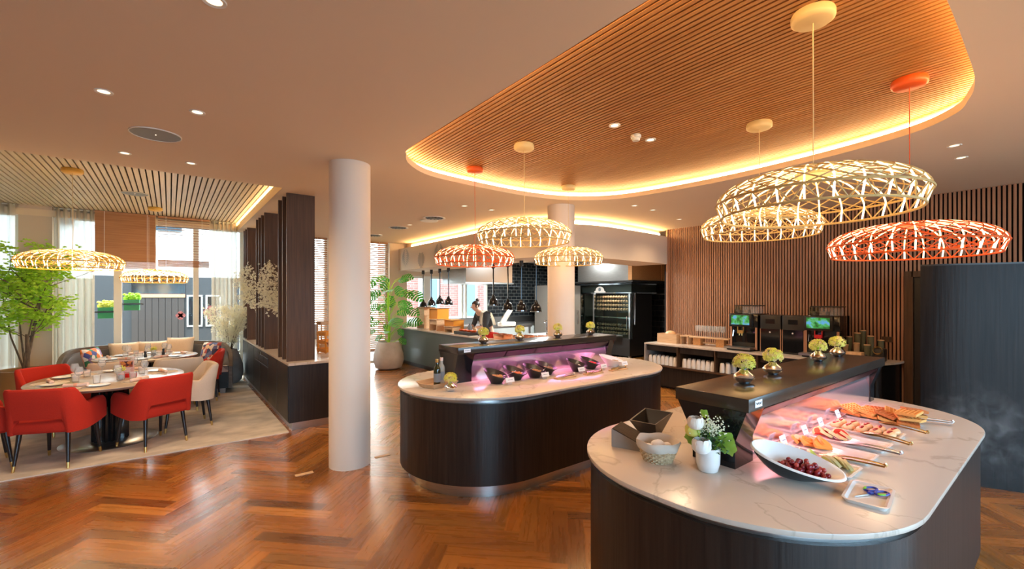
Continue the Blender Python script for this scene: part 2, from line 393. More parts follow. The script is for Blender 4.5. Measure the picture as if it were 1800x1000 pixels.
# ------------------------------------------------------------------ floor
def herring():
    bm = bmesh.new(); col = bm.loops.layers.color.new('plank'); uvl = bm.loops.layers.uv.new('UVMap')
    Wd, Ln = .115, .69; n = 6; a = PI / 4; ca, sa = math.cos(a), math.sin(a)
    cols = [(.58, .36, .14), (.62, .39, .155), (.55, .335, .125), (.64, .42, .18), (.59, .37, .145), (.51, .31, .11), (.61, .38, .15)]
    rnd = random.Random(3)
    def plank(x0, y0, hor):
        w, h = (Ln, Wd) if hor else (Wd, Ln)
        q = [(x0, y0), (x0 + w, y0), (x0 + w, y0 + h), (x0, y0 + h)]
        wp = [(x * ca - y * sa + 2, x * sa + y * ca + 2) for x, y in q]
        cx = sum(p[0] for p in wp) / 4; cy = sum(p[1] for p in wp) / 4
        if not (-5.6 < cx < 12.2 and -4.6 < cy < 11.4): return
        wp = [(min(max(x, -5.1), 11.7), min(max(y, -3.8), 10.8)) for x, y in wp]
        try: f = bm.faces.new([bm.verts.new((x, y, 0)) for x, y in wp])
        except ValueError: return
        c = rnd.choice(cols); k = rnd.uniform(.85, 1.15); ou, ov = rnd.uniform(0, 9), rnd.uniform(0, 9)
        uvs = [(0, 0), (Ln, 0), (Ln, Wd), (0, Wd)] if hor else [(0, Wd), (0, 0), (Ln, 0), (Ln, Wd)]
        for lp, uv in zip(f.loops, uvs):
            lp[col] = (c[0] * k, c[1] * k, c[2] * k, 1); lp[uvl].uv = (uv[0] + ou, uv[1] + ov)
    # classic herringbone: unit step (W, W) along the stair, stairs repeat by (2L... ) lattice
    for j in range(-60, 60):
        for i in range(-140, 140):
            x, y = i * Wd + j * Ln, i * Wd - j * Ln
            if abs(x) > 16 or abs(y) > 16: continue
            plank(x, y, True)                       # horizontal plank
            plank(x, y + Wd, False)                     # vertical plank standing on its end
    me = bpy.data.meshes.new('floor'); bm.to_mesh(me); bm.free(); me.materials.append(M['floor'])
    o = bpy.data.objects.new('floor', me); COL.objects.link(o); struct(o)
herring()
sub = MB().box((3.3, 3.5, -.06), (16.8, 14.6, .1)).build('floor', 'black', smooth=0); struct(sub)
# ------------------------------------------------------------------ ceiling with its two openings
CZ = 3.04
COVE = [(2.4, .38), (3.53, .385), (4.01, .41), (4.3, .47), (4.56, .57), (4.82, .86), (5.0, 1.5), (5.08, 2.36), (5.03, 3.18), (4.85, 3.92), (4.4, 4.36),
        (3.8, 4.53), (3.06, 4.53), (2.32, 4.44), (1.95, 4.2), (1.77, 3.92), (1.71, 3.6), (1.71, 2.03), (1.71, 1.2), (1.76, .8), (1.98, .5)]
COVE = [(p.x, p.y) for p in smoothpath(COVE, 5, True)]
REC = [(-3.6, 6.05), (1.1, 6.05), (1.1, 10.62), (-3.6, 10.62)]
def ceiling():
    outer = [(-5.1, -3.8), (11.7, -3.8), (11.7, 10.85), (-5.1, 10.85)]
    polys = [[Vector((x, y, 0)) for x, y in p] for p in (outer, COVE[::-1], REC[::-1])]
    flat = [v for p in polys for v in p]; m = MB()
    vs = [m.v((v.x, v.y, CZ)) for v in flat]
    for t in tessellate_polygon(polys): m.f([vs[i] for i in t])
    struct(m.build('ceiling', 'paint', smooth=0))
    m = MB().box((3.3, 3.5, 3.5), (16.8, 14.7, .1)); struct(m.build('ceiling', 'paint', smooth=0))
ceiling()
def cove_ring(path, z0, z1, off, wall_top, led_sides, name):
    out = offset(path, off)
    m = MB(); n = len(path)
    A = [m.v((x, y, z0)) for x, y in path]; B = [m.v((x, y, z1)) for x, y in path]
    C_ = [m.v((x, y, z1)) for x, y in out]; D = [m.v((x, y, wall_top)) for x, y in out]
    for i in range(n):
        j = (i + 1) % n; m.f([A[i], A[j], B[j], B[i]]); m.f([B[i], B[j], C_[j], C_[i]]); m.f([C_[i], C_[j], D[j], D[i]])
    c = m.build(name, 'fascia', smooth=50); struct(c)
    led = offset(path, off - .015); m = MB()
    rng = range(n) if led_sides is None else led_sides
    for i in rng:
        a, b = led[i], led[(i + 1) % n]
        m.quad((a[0], a[1], z1 + .006), (b[0], b[1], z1 + .006), (b[0], b[1], z1 + .06), (a[0], a[1], z1 + .06))
    l = m.build('led_strip', 'ledw', smooth=0)
    return l
l = cove_ring(COVE, CZ, 3.10, .12, 3.34, None, 'trim_1'); tag(l, 'glowing light strip running round the big curved ceiling opening', 'light strip')
l = cove_ring(REC, CZ, 3.15, .10, 3.34, [1], 'trim_2'); tag(l, 'glowing light strip at the divider side of the dining ceiling recess', 'light strip')
def slats(x0, x1, y0, y1, z, pitch, w, h, m, name, label):
    t = thing(name, label, 'ceiling panel', ((x0 + x1) / 2, (y0 + y1) / 2, z)); cx, cy = (x0 + x1) / 2, (y0 + y1) / 2
    mb = MB(); n = int((x1 - x0) / pitch)
    for i in range(n): mb.box((x0 + (i + .5) * pitch - cx, 0, h / 2), (w, y1 - y0, h))
    mb.build('slats', m, t, smooth=0)
    MB().box((0, 0, h + .012), (x1 - x0, y1 - y0, .02)).build('backing', 'darkgap', t, smooth=0)
slats(1.6, 5.2, .27, 4.64, 3.185, .0425, .0275, .026, 'oak', 'slatted_ceiling_panel', 'warm oak slatted ceiling inside the big curved opening over the buffet')
slats(-3.7, 1.19, 6.0, 10.74, 3.21, .062, .046, .02, 'daylitoak', 'slatted_ceiling_panel', 'oak slatted ceiling coloured as daylit in the rectangular recess over the dining tables')
# ------------------------------------------------------------------ soffit over the kitchen counter
SOF = [(4.6, 10.75), (4.6, 9), (4.6, 7.6), (4.58, 6.6), (4.66, 5.95), (4.86, 5.5), (5.25, 5.16), (5.85, 5.0), (6.6, 5.0), (7.3, 5.03), (7.95, 5.1)]
SOFP = [(p.x, p.y) for p in smoothpath(SOF, 6)]
def path_off(pts, d):
    out = []; n = len(pts)
    for i in range(n):
        t = (Vector(pts[min(i + 1, n - 1)]) - Vector(pts[max(i - 1, 0)])).normalized()
        out.append((pts[i][0] - t.y * d, pts[i][1] + t.x * d))
    return out
inn = path_off(SOFP, .75)
def band(outer, inner, z0, z1):
    m = MB(); n = len(outer); V = [[m.v((*p, z)) for p in pp] for pp, z in ((outer, z0), (outer, z1), (inner, z1), (inner, z0))]
    for i in range(n - 1):
        for k in range(4): m.f([V[k][i], V[k][i + 1], V[(k + 1) % 4][i + 1], V[(k + 1) % 4][i]])
    m.f([V[k][0] for k in range(4)]); m.f([V[k][-1] for k in range(4)][::-1]); return m
struct(band(SOFP, inn, 2.35, 2.90).build('trim_3', 'soffit', smooth=30))
bk = path_off(SOFP, .2); bk2 = path_off(SOFP, .3)
struct(band(bk, bk2, 2.9, 3.04).build('trim_4', 'fascia', smooth=30))
led = path_off(SOFP, .185)[2:]; m = MB()
for a, b in zip(led, led[1:]): m.quad((*a, 2.91), (*b, 2.91), (*b, 2.985), (*a, 2.985))
tag(m.build('led_strip', 'ledw', smooth=0), 'glowing light strip on top of the curved bulkhead above the kitchen', 'light strip')
# leaf prints on the soffit face near the window corner
def leafprint(y, z, h, kind, seed):
    m = MB(); x = 4.594; r = random.Random(seed)
    if kind == 0:
        for i in range(9):
            t = i / 8; zz = z + h * (.5 - t)
            for s in (-1, 1):
                L_ = .20 * math.sin(PI * min(1, t * .8 + .2)) + .04
                m.quad((x, y, zz), (x, y + s * L_ * .6, zz - .02), (x, y + s * L_, zz - .10), (x, y + s * L_ * .5, zz - .055))
    else:
        for i in range(7):
            t = i / 6; zz = z + h * (.5 - t)
            for s in (-1, 1):
                L_ = .17 * math.sin(PI * (t * .7 + .2))
                m.quad((x, y + s * .01, zz), (x, y + s * L_, zz + .02), (x, y + s * L_, zz - .04), (x, y + s * .01, zz - .05))
    tag(m.build('leaf_print', 'soffitart', smooth=0), ['grey feathery palm leaf printed on the bulkhead nearest the window', 'grey rounded leaf printed on the bulkhead, below and right of the feathery one', 'faint grey leaf printed on the bulkhead, rightmost of the three'][seed], 'wall print')
leafprint(10.2, 2.68, .36, 0, 0); leafprint(9.35, 2.55, .30, 1, 1); leafprint(8.5, 2.7, .3, 0, 2)
m = MB().box((8.3, 8.25, 2.78), (6.8, 5.1, .05)); struct(m.build('ceiling', 'white', smooth=0))
# ------------------------------------------------------------------ walls
def wall(name, boxes, m):
    b = MB()
    for x0, x1, y0, y1, z0, z1 in boxes: b.box(((x0 + x1) / 2, (y0 + y1) / 2, (z0 + z1) / 2), (x1 - x0, y1 - y0, z1 - z0))
    return struct(b.build(name, m, smooth=0))
WY = 10.75
wall('wall_back', [(-5.1, -2.75, WY, WY + .2, 0, 3.3), (-1.95, -1.56, WY - .12, WY + .2, 0, 3.3), (1.22, 1.42, WY - .1, WY + .2, 0, 3.3), (4.36, 4.82, WY - .12, WY + .2, 0, 3.3),
                   (-2.75, 4.4, WY, WY + .2, 3.08, 3.3), (4.8, 7.42, WY, WY + .2, 0, .93), (4.8, 7.42, WY, WY + .2, 2.24, 3.3)], 'wallp')
wall('wall_kitchen_back', [(7.42, 11.6, WY - .02, WY + .2, 0, 2.8)], 'tileblk')
wall('wall_kitchen_right', [(11.45, 11.6, 5.1, WY, 0, 2.8)], 'tileblkY')
wall('wall_kitchen_front', [(8.0, 11.6, 5.1, 5.2, 0, 3.04)], 'tileblk')
wall('wall_right', [(7.97, 8.1, -3.8, 5.2, 0, 3.3)], 'backing')
wall('wall_left', [(-5.1, -5.0, -3.8, WY, 0, 3.3)], 'wallp')
wall('wall_front', [(-5.1, -2.0, -3.8, -3.7, 0, 3.3), (7.6, 8.1, -3.8, -3.7, 0, 3.3), (-2, 7.6, -3.8, -3.7, 2.9, 3.3), (-2, 7.6, -3.8, -3.7, 0, .12)], 'wallp')
# slatted wall lining behind the coffee counter
def slatwall():
    t = thing('slatted_wall_panel', 'tall walnut slatted wall lining behind the coffee machines and doorway', 'wall panel', (7.955, 2, 0))
    mb = MB(); y = 5.07
    while y > -3.6:
        z0 = 2.03 if .42 < y < 1.48 else 0
        mb.box((-.012, y - 2, (z0 + CZ) / 2), (.026, .0255, CZ - z0)); y -= .0425
    mb.build('slats', 'wallslat', t, smooth=0)
    MB().box((-.03, 5.1 - 2, 1.52), (.07, .03, 3.04)).build('end_board', 'wallslat', t, smooth=0)
slatwall()
# doorway beside the round pod
t = struct(MB().box((0, 0, 1.0), (.05, .86, 1.98)).build('door_1', 'black', smooth=0)); t.location = (7.96, .95, 0)
fr = MB(); fr.box((0, .48, 1.02), (.12, .09, 2.04)); fr.box((0, -.48, 1.02), (.12, .09, 2.04)); fr.box((0, 0, 2.0), (.12, .9, .08)); fr.build('door_frame', 'brownven', t, smooth=0).location = (-.01, 0, 0)
MB().box((-.05, .12, 1.87), (.05, .2, .05)).build('door_closer', 'plast', t, smooth=0)
MB().tube([(-.06, .34, 1.0), (-.06, .34, 1.12)], .008).build('door_handle', 'steel', t)
def pod():
    t = thing('round_cabinet', 'head-high dark veneered curved cabinet at the right edge of the room', 'cabinet', (6.6, 0, 0))
    pts = [(5.60, .93), (5.62, .80), (5.70, .62), (5.84, .30), (6.02, -.04), (6.3, -.45), (6.7, -.8), (7.3, -1.0), (7.5, -1.0), (7.5, .4), (6.2, .95)]
    pts = [(x - 6.6, y) for x, y in pts]
    MB().prism(pts, .0, 1.985).build('body', 'podven', t, smooth=35)
    MB().prism([(x * .995, y) for x, y in pts], 1.985, 2.0).build('top', 'black', t, smooth=35)
pod()
# window frames and glass in the back wall
def window(name, x0, x1, z0, z1, mull=(), y=WY + .05, rails=()):
    w = MB(); th = .06
    w.box((x0 + th / 2, y, (z0 + z1) / 2), (th, .09, z1 - z0)); w.box((x1 - th / 2, y, (z0 + z1) / 2), (th, .09, z1 - z0))
    w.box(((x0 + x1) / 2, y, z0 + th / 2), (x1 - x0, .09, th)); w.box(((x0 + x1) / 2, y, z1 - th / 2), (x1 - x0, .09, th))
    for a, b in mull: w.box(((a + b) / 2, y, (z0 + z1) / 2), (b - a, .11, z1 - z0))
    for r in rails: w.box(((x0 + x1) / 2, y, r), (x1 - x0, .07, .05))
    f = struct(w.build(name, 'frame', smooth=0))
    edges = [x0] + [q for ab in mull for q in ab] + [x1]
    for a, b in zip(edges[::2], edges[1::2]):
        MB().box(((a + b) / 2, y + .01, (z0 + z1) / 2), (b - a - .02, .006, z1 - z0 - .04)).build('window_pane', 'glasspane', f, smooth=0)
window('window_1', -2.75, -1.95, .05, 3.1)
window('window_2', -1.56, 1.22, .05, 3.1, [(-.80, -.69), (.37, .46)], rails=(.55,))
window('window_3', 1.42, 4.36, .05, 3.1, [(2.84, 2.94)])
window('window_4', 4.82, 6.6, .93, 2.24, [(5.36, 5.56)])
window('window_5', 6.66, 7.42, .93, 2.24)
window('window_6', -2.0, 7.6, .12, 2.9, [(1.1, 1.2), (4.3, 4.4)], y=-3.75)
# two round columns
for x, y, lab in ((1.45, 4.56, 'round white column standing between the divider and the oval buffet'), (4.6, 4.74, 'round white column behind the far end of the oval buffet')):
    c = MB().lathe([(.2, 0), (.2, CZ)], 48, cap=False).build('column', 'white', loc=(x, y, 0)); tag(c, lab, 'column')
for (x, y, a, lab) in ((1.02, 4.56, .0, 'small pale wooden strip in the floor left of the near column'), (1.79, 4.56, .0, 'small pale wooden strip in the floor right of the near column')):
    c = MB().box((0, 0, .002), (.16, .05, .004)).build('floor_marker', 'palewood', loc=(x, y, 0), smooth=0); c.rotation_euler.z = a; tag(c, lab, 'floor marker')
# rug
r = MB().box((0, 0, .005), (5.9, 4.6, .01)).build('rug', 'rug', loc=(-1.77, 8.36, 0), smooth=0); tag(r, 'large mottled beige rug under the dining tables', 'rug')
# ------------------------------------------------------------------ outside
struct(MB().box((2, -14, -.25), (60, 20, .3)).build('ground', mat('dark asphalt', (.10, .10, .10), .9), smooth=0))
g = struct(MB().box((2, 18, -.25), (50, 14.2, .3)).build('ground', 'street', smooth=0))
def building():
    t = thing('building', 'pale facade across the street with a dark grey shopfront', 'building', (-2, 17.1, -.1))
    MB().box((-4, .55, 4.6), (18, 1, 9)).build('wall', 'facade', t, smooth=0)
    MB().box((-5.4, .0, 1.15), (11.4, .2, 2.3)).build('ground_floor', mat('dull render', (.16, .14, .11), .9), t, smooth=0)
    MB().box((2.9, -.06, 1.2), (5.2, .12, 2.4)).build('shopfront', 'shopgrey', t, smooth=0)
    MB().box((1.75, -.14, 1.82), (1.25, .10, .10)).build('fascia_board', 'shopsign', t, smooth=0)
    MB().box((1.75, -.13, 2.15), (1.25, .06, .55)).build('fanlight', 'gloss', t, smooth=0)
    b = MB()
    for i in range(8): b.box((1.20 + i * .155, -.14, .88), (.145, .06, 1.78))
    b.build('shutter', 'shopwood', t, smooth=0)
    for x in (2.62, 3.1):
        f = MB(); w0 = .36; f.box((x - w0 / 2, -.15, 1.35), (.04, .06, .95)); f.box((x + w0 / 2, -.15, 1.35), (.04, .06, .95)); f.box((x, -.15, 1.82), (w0 + .04, .06, .04)); f.box((x, -.15, .88), (w0 + .04, .06, .04))
        w = f.build('shop_window', 'frame', t, smooth=0); MB().box((x, -.13, 1.35), (w0 - .04, .02, .9)).build('pane', 'gloss', w, smooth=0)
    for x in (-3, -.6, 1.8):
        MB().box((x, -.03, 4.6), (1.0, .06, 1.6)).build('window', 'gloss', t, smooth=0)
    t = thing('building', 'pink brick house with white window surrounds seen through the kitchen window', 'building', (14.6, 17.6, -.1))
    MB().box((-1.0, .5, 4.5), (13, 1, 9)).build('wall', 'brickred', t, smooth=0)
    for x in (-5.6, -3.6, -1.6):
        f = MB(); f.box((x, -.05, 1.9), (1.0, .1, 2.4)); w = f.build('window_surround', mat('surround paint', (.36, .37, .36), .7), t, smooth=0)
        MB().box((x, -.11, 1.9), (.72, .04, 2.1)).build('pane', mat('street window glass', (.10, .16, .19), .1), w, smooth=0)
    MB().box((-4, -.08, .75), (7, .14, .25)).build('string_course', 'brickwht', t, smooth=0)
    MB().box((-.6, -.5, 2.4), (1.3, 1, 5)).build('pier', 'brickwht', t, smooth=0)
building()
def planter(x, y, z, w, lab, fl):
    t = thing('flower_box', lab, 'planter', (x, y, z))
    MB().prism([(-w / 2, -.12), (w / 2, -.12), (w / 2, .12), (-w / 2, .12)], 0, .20).build('box', 'greenplast', t, smooth=0)
    MB().box((0, -.14, .12), (w + .12, .07, .03)).build('bracket', 'black', t, smooth=0)
    m = MB(); r = random.Random(2)
    for i in range(60): m.ico((r.uniform(-w / 2, w / 2), r.uniform(-.1, .1), .20 + r.uniform(0, .12)), (.03, .03, .022))
    m.build('flowers', fl, t, smooth=0)
planter(-.92, 11.0, 1.30, .21, 'green flower box with yellow flowers hanging outside the left window pane', 'hydr')
planter(-.56, 11.0, 1.44, .22, 'green flower box hanging outside right of the window mullion', 'green')
def sticker(x, z, s, lab):
    m = MB()
    for dx, dz in ((0, .5), (0, -.5), (.45, 0), (-.45, 0)): m.lathe([(.55 * s, -.002), (.55 * s, .002)], 20, c=(0, 0, 0), M4=Matrix.Translation((x + dx * s, 10.775, z + dz * s)) @ Matrix.Rotation(PI / 2, 4, 'X'))
    tag(m.build('window_sticker', mat('sticker pink', (.75, .35, .48), .6), smooth=0), lab, 'sticker')
sticker(.17, 1.33, .08, 'small pink four-lobed sticker on the middle window pane')
sticker(.66, 1.38, .13, 'larger pink lobed sticker on the window pane beside the sheer curtain')
# ------------------------------------------------------------------ pendant lamps
def pendant(loc, zr, frame, canopy_m, cz, lab, R=.46, watt=3.2, cable='ivory'):
    """loc: x, y; zr: height of the lower ring"""
    t = thing('pendant_lamp', lab, 'pendant lamp', (loc[0], loc[1], zr))
    k = R / .46; NR = 26
    def prof(a):
        return .46 * k * max(0, math.cos(a)) ** .78, .072 + .143 * math.sin(a)
    fr = MB()
    def ring(r, z, th): fr.tube([(r * math.cos(2 * PI * i / 48), r * math.sin(2 * PI * i / 48), z) for i in range(48)], th, 6, closed=True)
    ring(.435 * k, 0, .0065); ring(.462 * k, .072, .006); ring(.07, prof(1.45)[1], .006)
    A = [0] + [1.45 * i / 12 for i in range(13)]
    for sgn in (-1, 1):
        for i in range(NR):
            th0 = 2 * PI * i / NR; P = [(.435 * k * math.cos(th0 - sgn * PI / NR), .435 * k * math.sin(th0 - sgn * PI / NR), 0)]
            for j in range(13):
                a = 1.45 * j / 12; r, z = prof(a); th = th0 + sgn * (.0 + .95 * (j / 12) ** .9)
                P.append((r * math.cos(th), r * math.sin(th), z))
            fr.tube(P, .0036, 5, cap=False)
    fr.build('lattice_shade', 'ivorylit' if frame == 'ivory' else frame, t)
    hub = MB().lathe([(.012, .215), (.08, .213), (.082, .198), (.03, .188), (.012, .18)], 24); hub.build('hub', frame, t)
    for i in range(NR):
        th = 2 * PI * i / NR; P = []
        for j in range(11):
            a = 1.45 * j / 10; r, z = prof(a); P.append(((r - .004) * math.cos(th), (r - .004) * math.sin(th), z))
        P0 = [(.435 * k * math.cos(th), .435 * k * math.sin(th), .004), P[0]]
        rb = MB().tube(P, .0043, 5, cap=False); rb.build('light_rib', 'rib', t)
        MB().tube(P0, .0046, 5).build('light_rib_tip', 'ribdot', t)
    MB().tube([(0, 0, .2), (.006, 0, .45), (0, 0, cz - zr - .02)], .0028, 5).build('cable', cable, t)
    MB().lathe([(0, 0), (.082, 0), (.098, .012), (.10, .02), (.10, .042), (.094, .055), (0, .055)], 32, c=(0, 0, cz - zr - .055)).build('canopy', canopy_m, t)
    glow(0, 0, .10, watt, rad=.22, parent=t)
    return t
SZ = 3.185
pendant((2.66, .86), 2.13, 'ivory', 'ivory', SZ, 'largest looking ivory lattice pendant lamp hanging nearest over the fruit buffet')
pendant((4.0, .72), 1.98, 'orangel', 'orangel', SZ, 'orange lattice pendant lamp hanging at the far right over the fruit buffet', cable='orangel')
pendant((3.99, 1.69), 2.22, 'ivory', 'ivory', SZ, 'ivory lattice pendant lamp hanging behind the big near one, before the slatted wall')
pendant((2.74, 3.34), 2.23, 'ivory', 'ivory', SZ, 'ivory lattice pendant lamp, topmost of the three over the oval buffet')
pendant((2.79, 4.3), 2.07, 'orangel', 'orangel', SZ, 'orange red lattice pendant lamp, leftmost of the three over the oval buffet', cable='orangel')
pendant((4.24, 4.23), 2.14, 'ivory', 'ivory', SZ, 'ivory lattice pendant lamp hanging in front of the far column')
pendant((-.91, 7.33), 2.03, 'golden', 'golden', 3.21, 'golden lattice pendant lamp hanging over the near round dining table', R=.48, watt=14)
pendant((-.19, 9.65), 1.94, 'golden', 'golden', 3.21, 'golden lattice pendant lamp hanging over the far dining table by the window', R=.46, watt=14)
# ------------------------------------------------------------------ ceiling fittings
def downlight(x, y, z, lab, grp, watt=34, beam=True):
    t = thing('downlight', lab, 'downlight', (x, y, z), group=grp)
    MB().lathe([(.033, -.002), (.048, -.006), (.050, 0), (.050, .004)], 24, cap=False).build('trim_ring', 'plast', t)
    MB().lathe([(0, .0), (.034, -.001)], 20, cap=False).build('lens', 'diffw', t)
    if beam: spot(x, y, z - .03, watt, size=2.5)
G1 = 'downlights in the plain ceiling'
for x, y in ((-.34, 3.92), (.16, 3.94)): downlight(x, y, CZ, 'round downlight in the pair nearest the camera, left of the grey ceiling speaker' if x < 0 else 'round downlight in the pair nearest the camera, right one above the speaker', G1)
for x, y in ((-.33, 5.48), (.17, 5.49)): downlight(x, y, CZ, 'round downlight just before the slatted dining ceiling, left of two' if x < 0 else 'round downlight just before the slatted dining ceiling, right of two', G1)
downlight(.16, 2.41, CZ, 'downlight cut by the top edge of the photo', G1)
for x, y, lab in ((3.45, 5.6, 'small downlight above the red pendant, left of two'), (3.94, 5.6, 'small downlight above the red pendant, right of two'), (5.42, 4.04, 'downlight right of the far column, nearer of two'),
                  (5.92, 4.07, 'downlight right of the far column, farther of two'), (5.51, .69, 'upper of two downlights right of the orange lamp'), (6.04, .71, 'lower of two downlights right of the orange lamp'),
                  (7.0, 4.28, 'downlight beside the slatted wall corner'), (3.55, 7.7, 'tiny downlight between the round ceiling vents'), (3.6, 9.3, 'tiny downlight near the ceiling corner by the window')):
    downlight(x, y, CZ, lab, G1)
downlight(3.05, 2.48, 3.183, 'downlight in the oak slats left of the smoke detector', 'downlights in the oak slats', 30)
downlight(3.6, 2.5, 3.183, 'downlight in the oak slats right of the smoke detector', 'downlights in the oak slats', 30)
t = thing('smoke_detector', 'round white smoke detector on the oak slatted ceiling', 'smoke detector', (3.39, 2.51, 3.185))
MB().lathe([(0, -.055), (.03, -.055), (.036, -.045), (.036, -.03)], 24).build('sensor', 'plast', t)
MB().lathe([(.034, -.032), (.046, -.028), (.048, -.012), (.044, 0)], 24).build('housing', 'plast', t)
def speaker(x, y, z, r, lab):
    t = thing('ceiling_speaker', lab, 'ceiling speaker', (x, y, z))
    MB().lathe([(0, -.004), (r * .95, -.004)], 40, cap=False).build('grille', 'lightgrey', t)
    MB().lathe([(r * .95, -.003), (r * .97, -.009), (r, -.007), (r, 0)], 40, cap=False).build('rim', 'plast', t)
    MB().ell((0, 0, -.005), (.006, .006, .004), 8, 6).build('indicator_light', 'diffw', t)
speaker(-.09, 4.69, CZ, .175, 'big round grey ceiling speaker in the plain ceiling'); speaker(-.4, 8.5, 3.208, .16, 'round pale speaker in the slatted dining ceiling')
def diffuser(x, y, lab):
    t = thing('ceiling_vent', lab, 'ceiling vent', (x, y, CZ), group='round ceiling vents')
    MB().lathe([(.15, -.004), (.175, -.012), (.19, -.006), (.19, 0)], 40, cap=False).build('rim', 'plast', t)
    MB().lathe([(0, -.002), (.155, -.002)], 40, cap=False).build('backing', 'gloss', t)
    m = MB()
    for i in range(12): a = 2 * PI * i / 12; m.box((.09 * math.cos(a), .09 * math.sin(a), -.008), (.10, .014, .008), a)
    m.lathe([(0, -.012), (.035, -.012), (.04, -.003)], 20); m.build('vanes', 'lightgrey', t)
for x, y, lab in ((3.57, 6.77, 'nearest of the three round vents in the ceiling'), (3.52, 8.15, 'middle one of the three round vents in the ceiling'), (3.53, 9.5, 'farthest of the three round vents in the ceiling')): diffuser(x, y, lab)
t = thing('ceiling_plate', 'flat pale disc on the ceiling just behind the nearest round vent', 'ceiling plate', (3.62, 7.05, CZ))
MB().lathe([(0, -.014), (.15, -.012), (.16, 0)], 36).build('disc', 'plast', t)
# ------------------------------------------------------------------ buffet islands
HC = .86
def island(x0, x1, y0, y1, r, name, lab, labm):
    cx, cy = (x0 + x1) / 2, (y0 + y1) / 2; t = thing(name, lab, 'buffet counter', (cx, cy, 0))
    q = lambda ins: stadium(x0 - cx, x1 - cx, y0 - cy, y1 - cy, 16, ins, r)
    MB().prism(q(.10), 0, .12).build('plinth', 'steel', t)
    MB().prism(q(.02), .12, HC - .055).build('body', 'veneer', t)
    MB().prism(q(.045), HC - .055, HC - .022).build('shadow_band', 'steel', t)
    MB().prism(q(0), HC - .022, HC).build('worktop', 'marble', t, bevel=.004)
    return t
island(1.67, 4.97, 2.90, 4.52, .81, 'buffet_island', 'oval dark wood buffet island with marble top and steel plinth, farther of two', '')
island(1.62, 4.62, .36, 1.88, .70, 'buffet_island', 'dark wood buffet island with marble top holding the fruit trays, nearer of two', '')
BT = 1.21
def gantry(x0, x1, y0, y1, lab, hp):
    """bridge shelf over an island: flared pedestals, top slab, guard glass, tilted heater panels"""
    t = thing('buffet_gantry', lab, 'buffet shelf', ((x0 + x1) / 2, (y0 + y1) / 2, HC)); ox, oy = (x0 + x1) / 2, (y0 + y1) / 2
    H_ = BT - HC; w = y1 - y0
    MB().box((0, 0, H_ - .0325), (x1 - x0, w, .065)).build('top_slab', 'beam', t, bevel=.003)
    prof = [(y0 + .065 - oy, 0), (y1 - .10 - oy, 0), (y1 - .10 - oy, .12), (y1 - .015 - oy, .285), (y0 + .01 - oy, .285), (y0 + .065 - oy, .13)]
    for a, b in ((x0 + .0, x0 + .19), (x1 - .12, x1 - .02)):
        m = MB(); A = [m.v((a - ox, y, z)) for y, z in prof]; B = [m.v((b - ox, y, z)) for y, z in prof]
        n = len(A)
        for i in range(n): m.f([A[i], A[(i + 1) % n], B[(i + 1) % n], B[i]])
        m.f(A); m.f(B[::-1]); m.build('pedestal', 'gloss', t, smooth=20)
    gx0, gx1 = x0 + .192 - ox, x1 - .122 - ox
    MB().box(((gx0 + gx1) / 2, y0 + .075 - oy, .105), (gx1 - gx0, .008, .21)).build('guard_glass', 'guard', t, smooth=0)
    n = hp; L_ = (gx1 - gx0) / n
    for i in range(n):
        a, b = gx0 + i * L_ + .008, gx0 + (i + 1) * L_ - .008
        m = MB(); y_t, z_t, y_b, z_b = y0 + .012 - oy, .275, y0 + .085 - oy, .195
        m.quad((a, y_t, z_t), (b, y_t, z_t), (b, y_b, z_b), (a, y_b, z_b)); m.quad((a, y_t + .01, z_t + .005), (b, y_t + .01, z_t + .005), (b, y_b + .01, z_b + .005), (a, y_b + .01, z_b + .005))
        m.build('heater_panel', 'heater', t, smooth=0)
    m = MB()
    k = int((gx1 - gx0) / .05)
    for i in range(k): m.box((gx0 + (i + .5) * .05, y0 + .09 - oy, .183), (.032, .006, .016))
    m.build('vent_slots', 'black', t, smooth=0)
    m = MB().box(((gx0 + gx1) / 2, y0 + .096 - oy, .183), (gx1 - gx0, .006, .03)); m.build('vent_rail', 'steel', t, smooth=0)
    MB().box(((gx0 + gx1) / 2, y1 - .11 - oy, .24), (gx1 - gx0, .01, .09)).build('rear_rail', 'beam', t, smooth=0)
    d = MB().box((x0 + .10 - ox, y0 - .001 - oy, H_ - .032), (.075, .003, .034)).build('small_plate', 'paper', t, smooth=0); d['label'] = 'small white maker plate'
    m = MB()
    m.tube([(x0 + .072 + i * .0035 - ox, y0 - .0035 - oy, H_ - .031 + .006 * math.sin(i * 1.35)) for i in range(17)], .0012, 4)
    m.build('plate_mark', 'black', d, smooth=0)
    l = bpy.data.lights.new('heat_strip', 'AREA'); l.shape = 'RECTANGLE'; l.size = gx1 - gx0; l.size_y = .03
    o = bpy.data.objects.new('heat_strip', l); COL.objects.link(o); o.parent = t; o.location = ((gx0 + gx1) / 2, y0 + .045 - oy, .205)
    o.rotation_euler = (math.radians(-14), 0, 0)
    return l
l = gantry(2.17, 4.50, 3.63, 4.02, 'long dark bridge shelf with tilted panels on the oval buffet', 5); l.energy = 2.8; l.color = (1, .28, .68)
l = gantry(2.17, 4.54, .965, 1.35, 'long dark bridge shelf with tilted panels above the fruit trays', 5); l.energy = 2.2; l.color = (1, .36, .40)
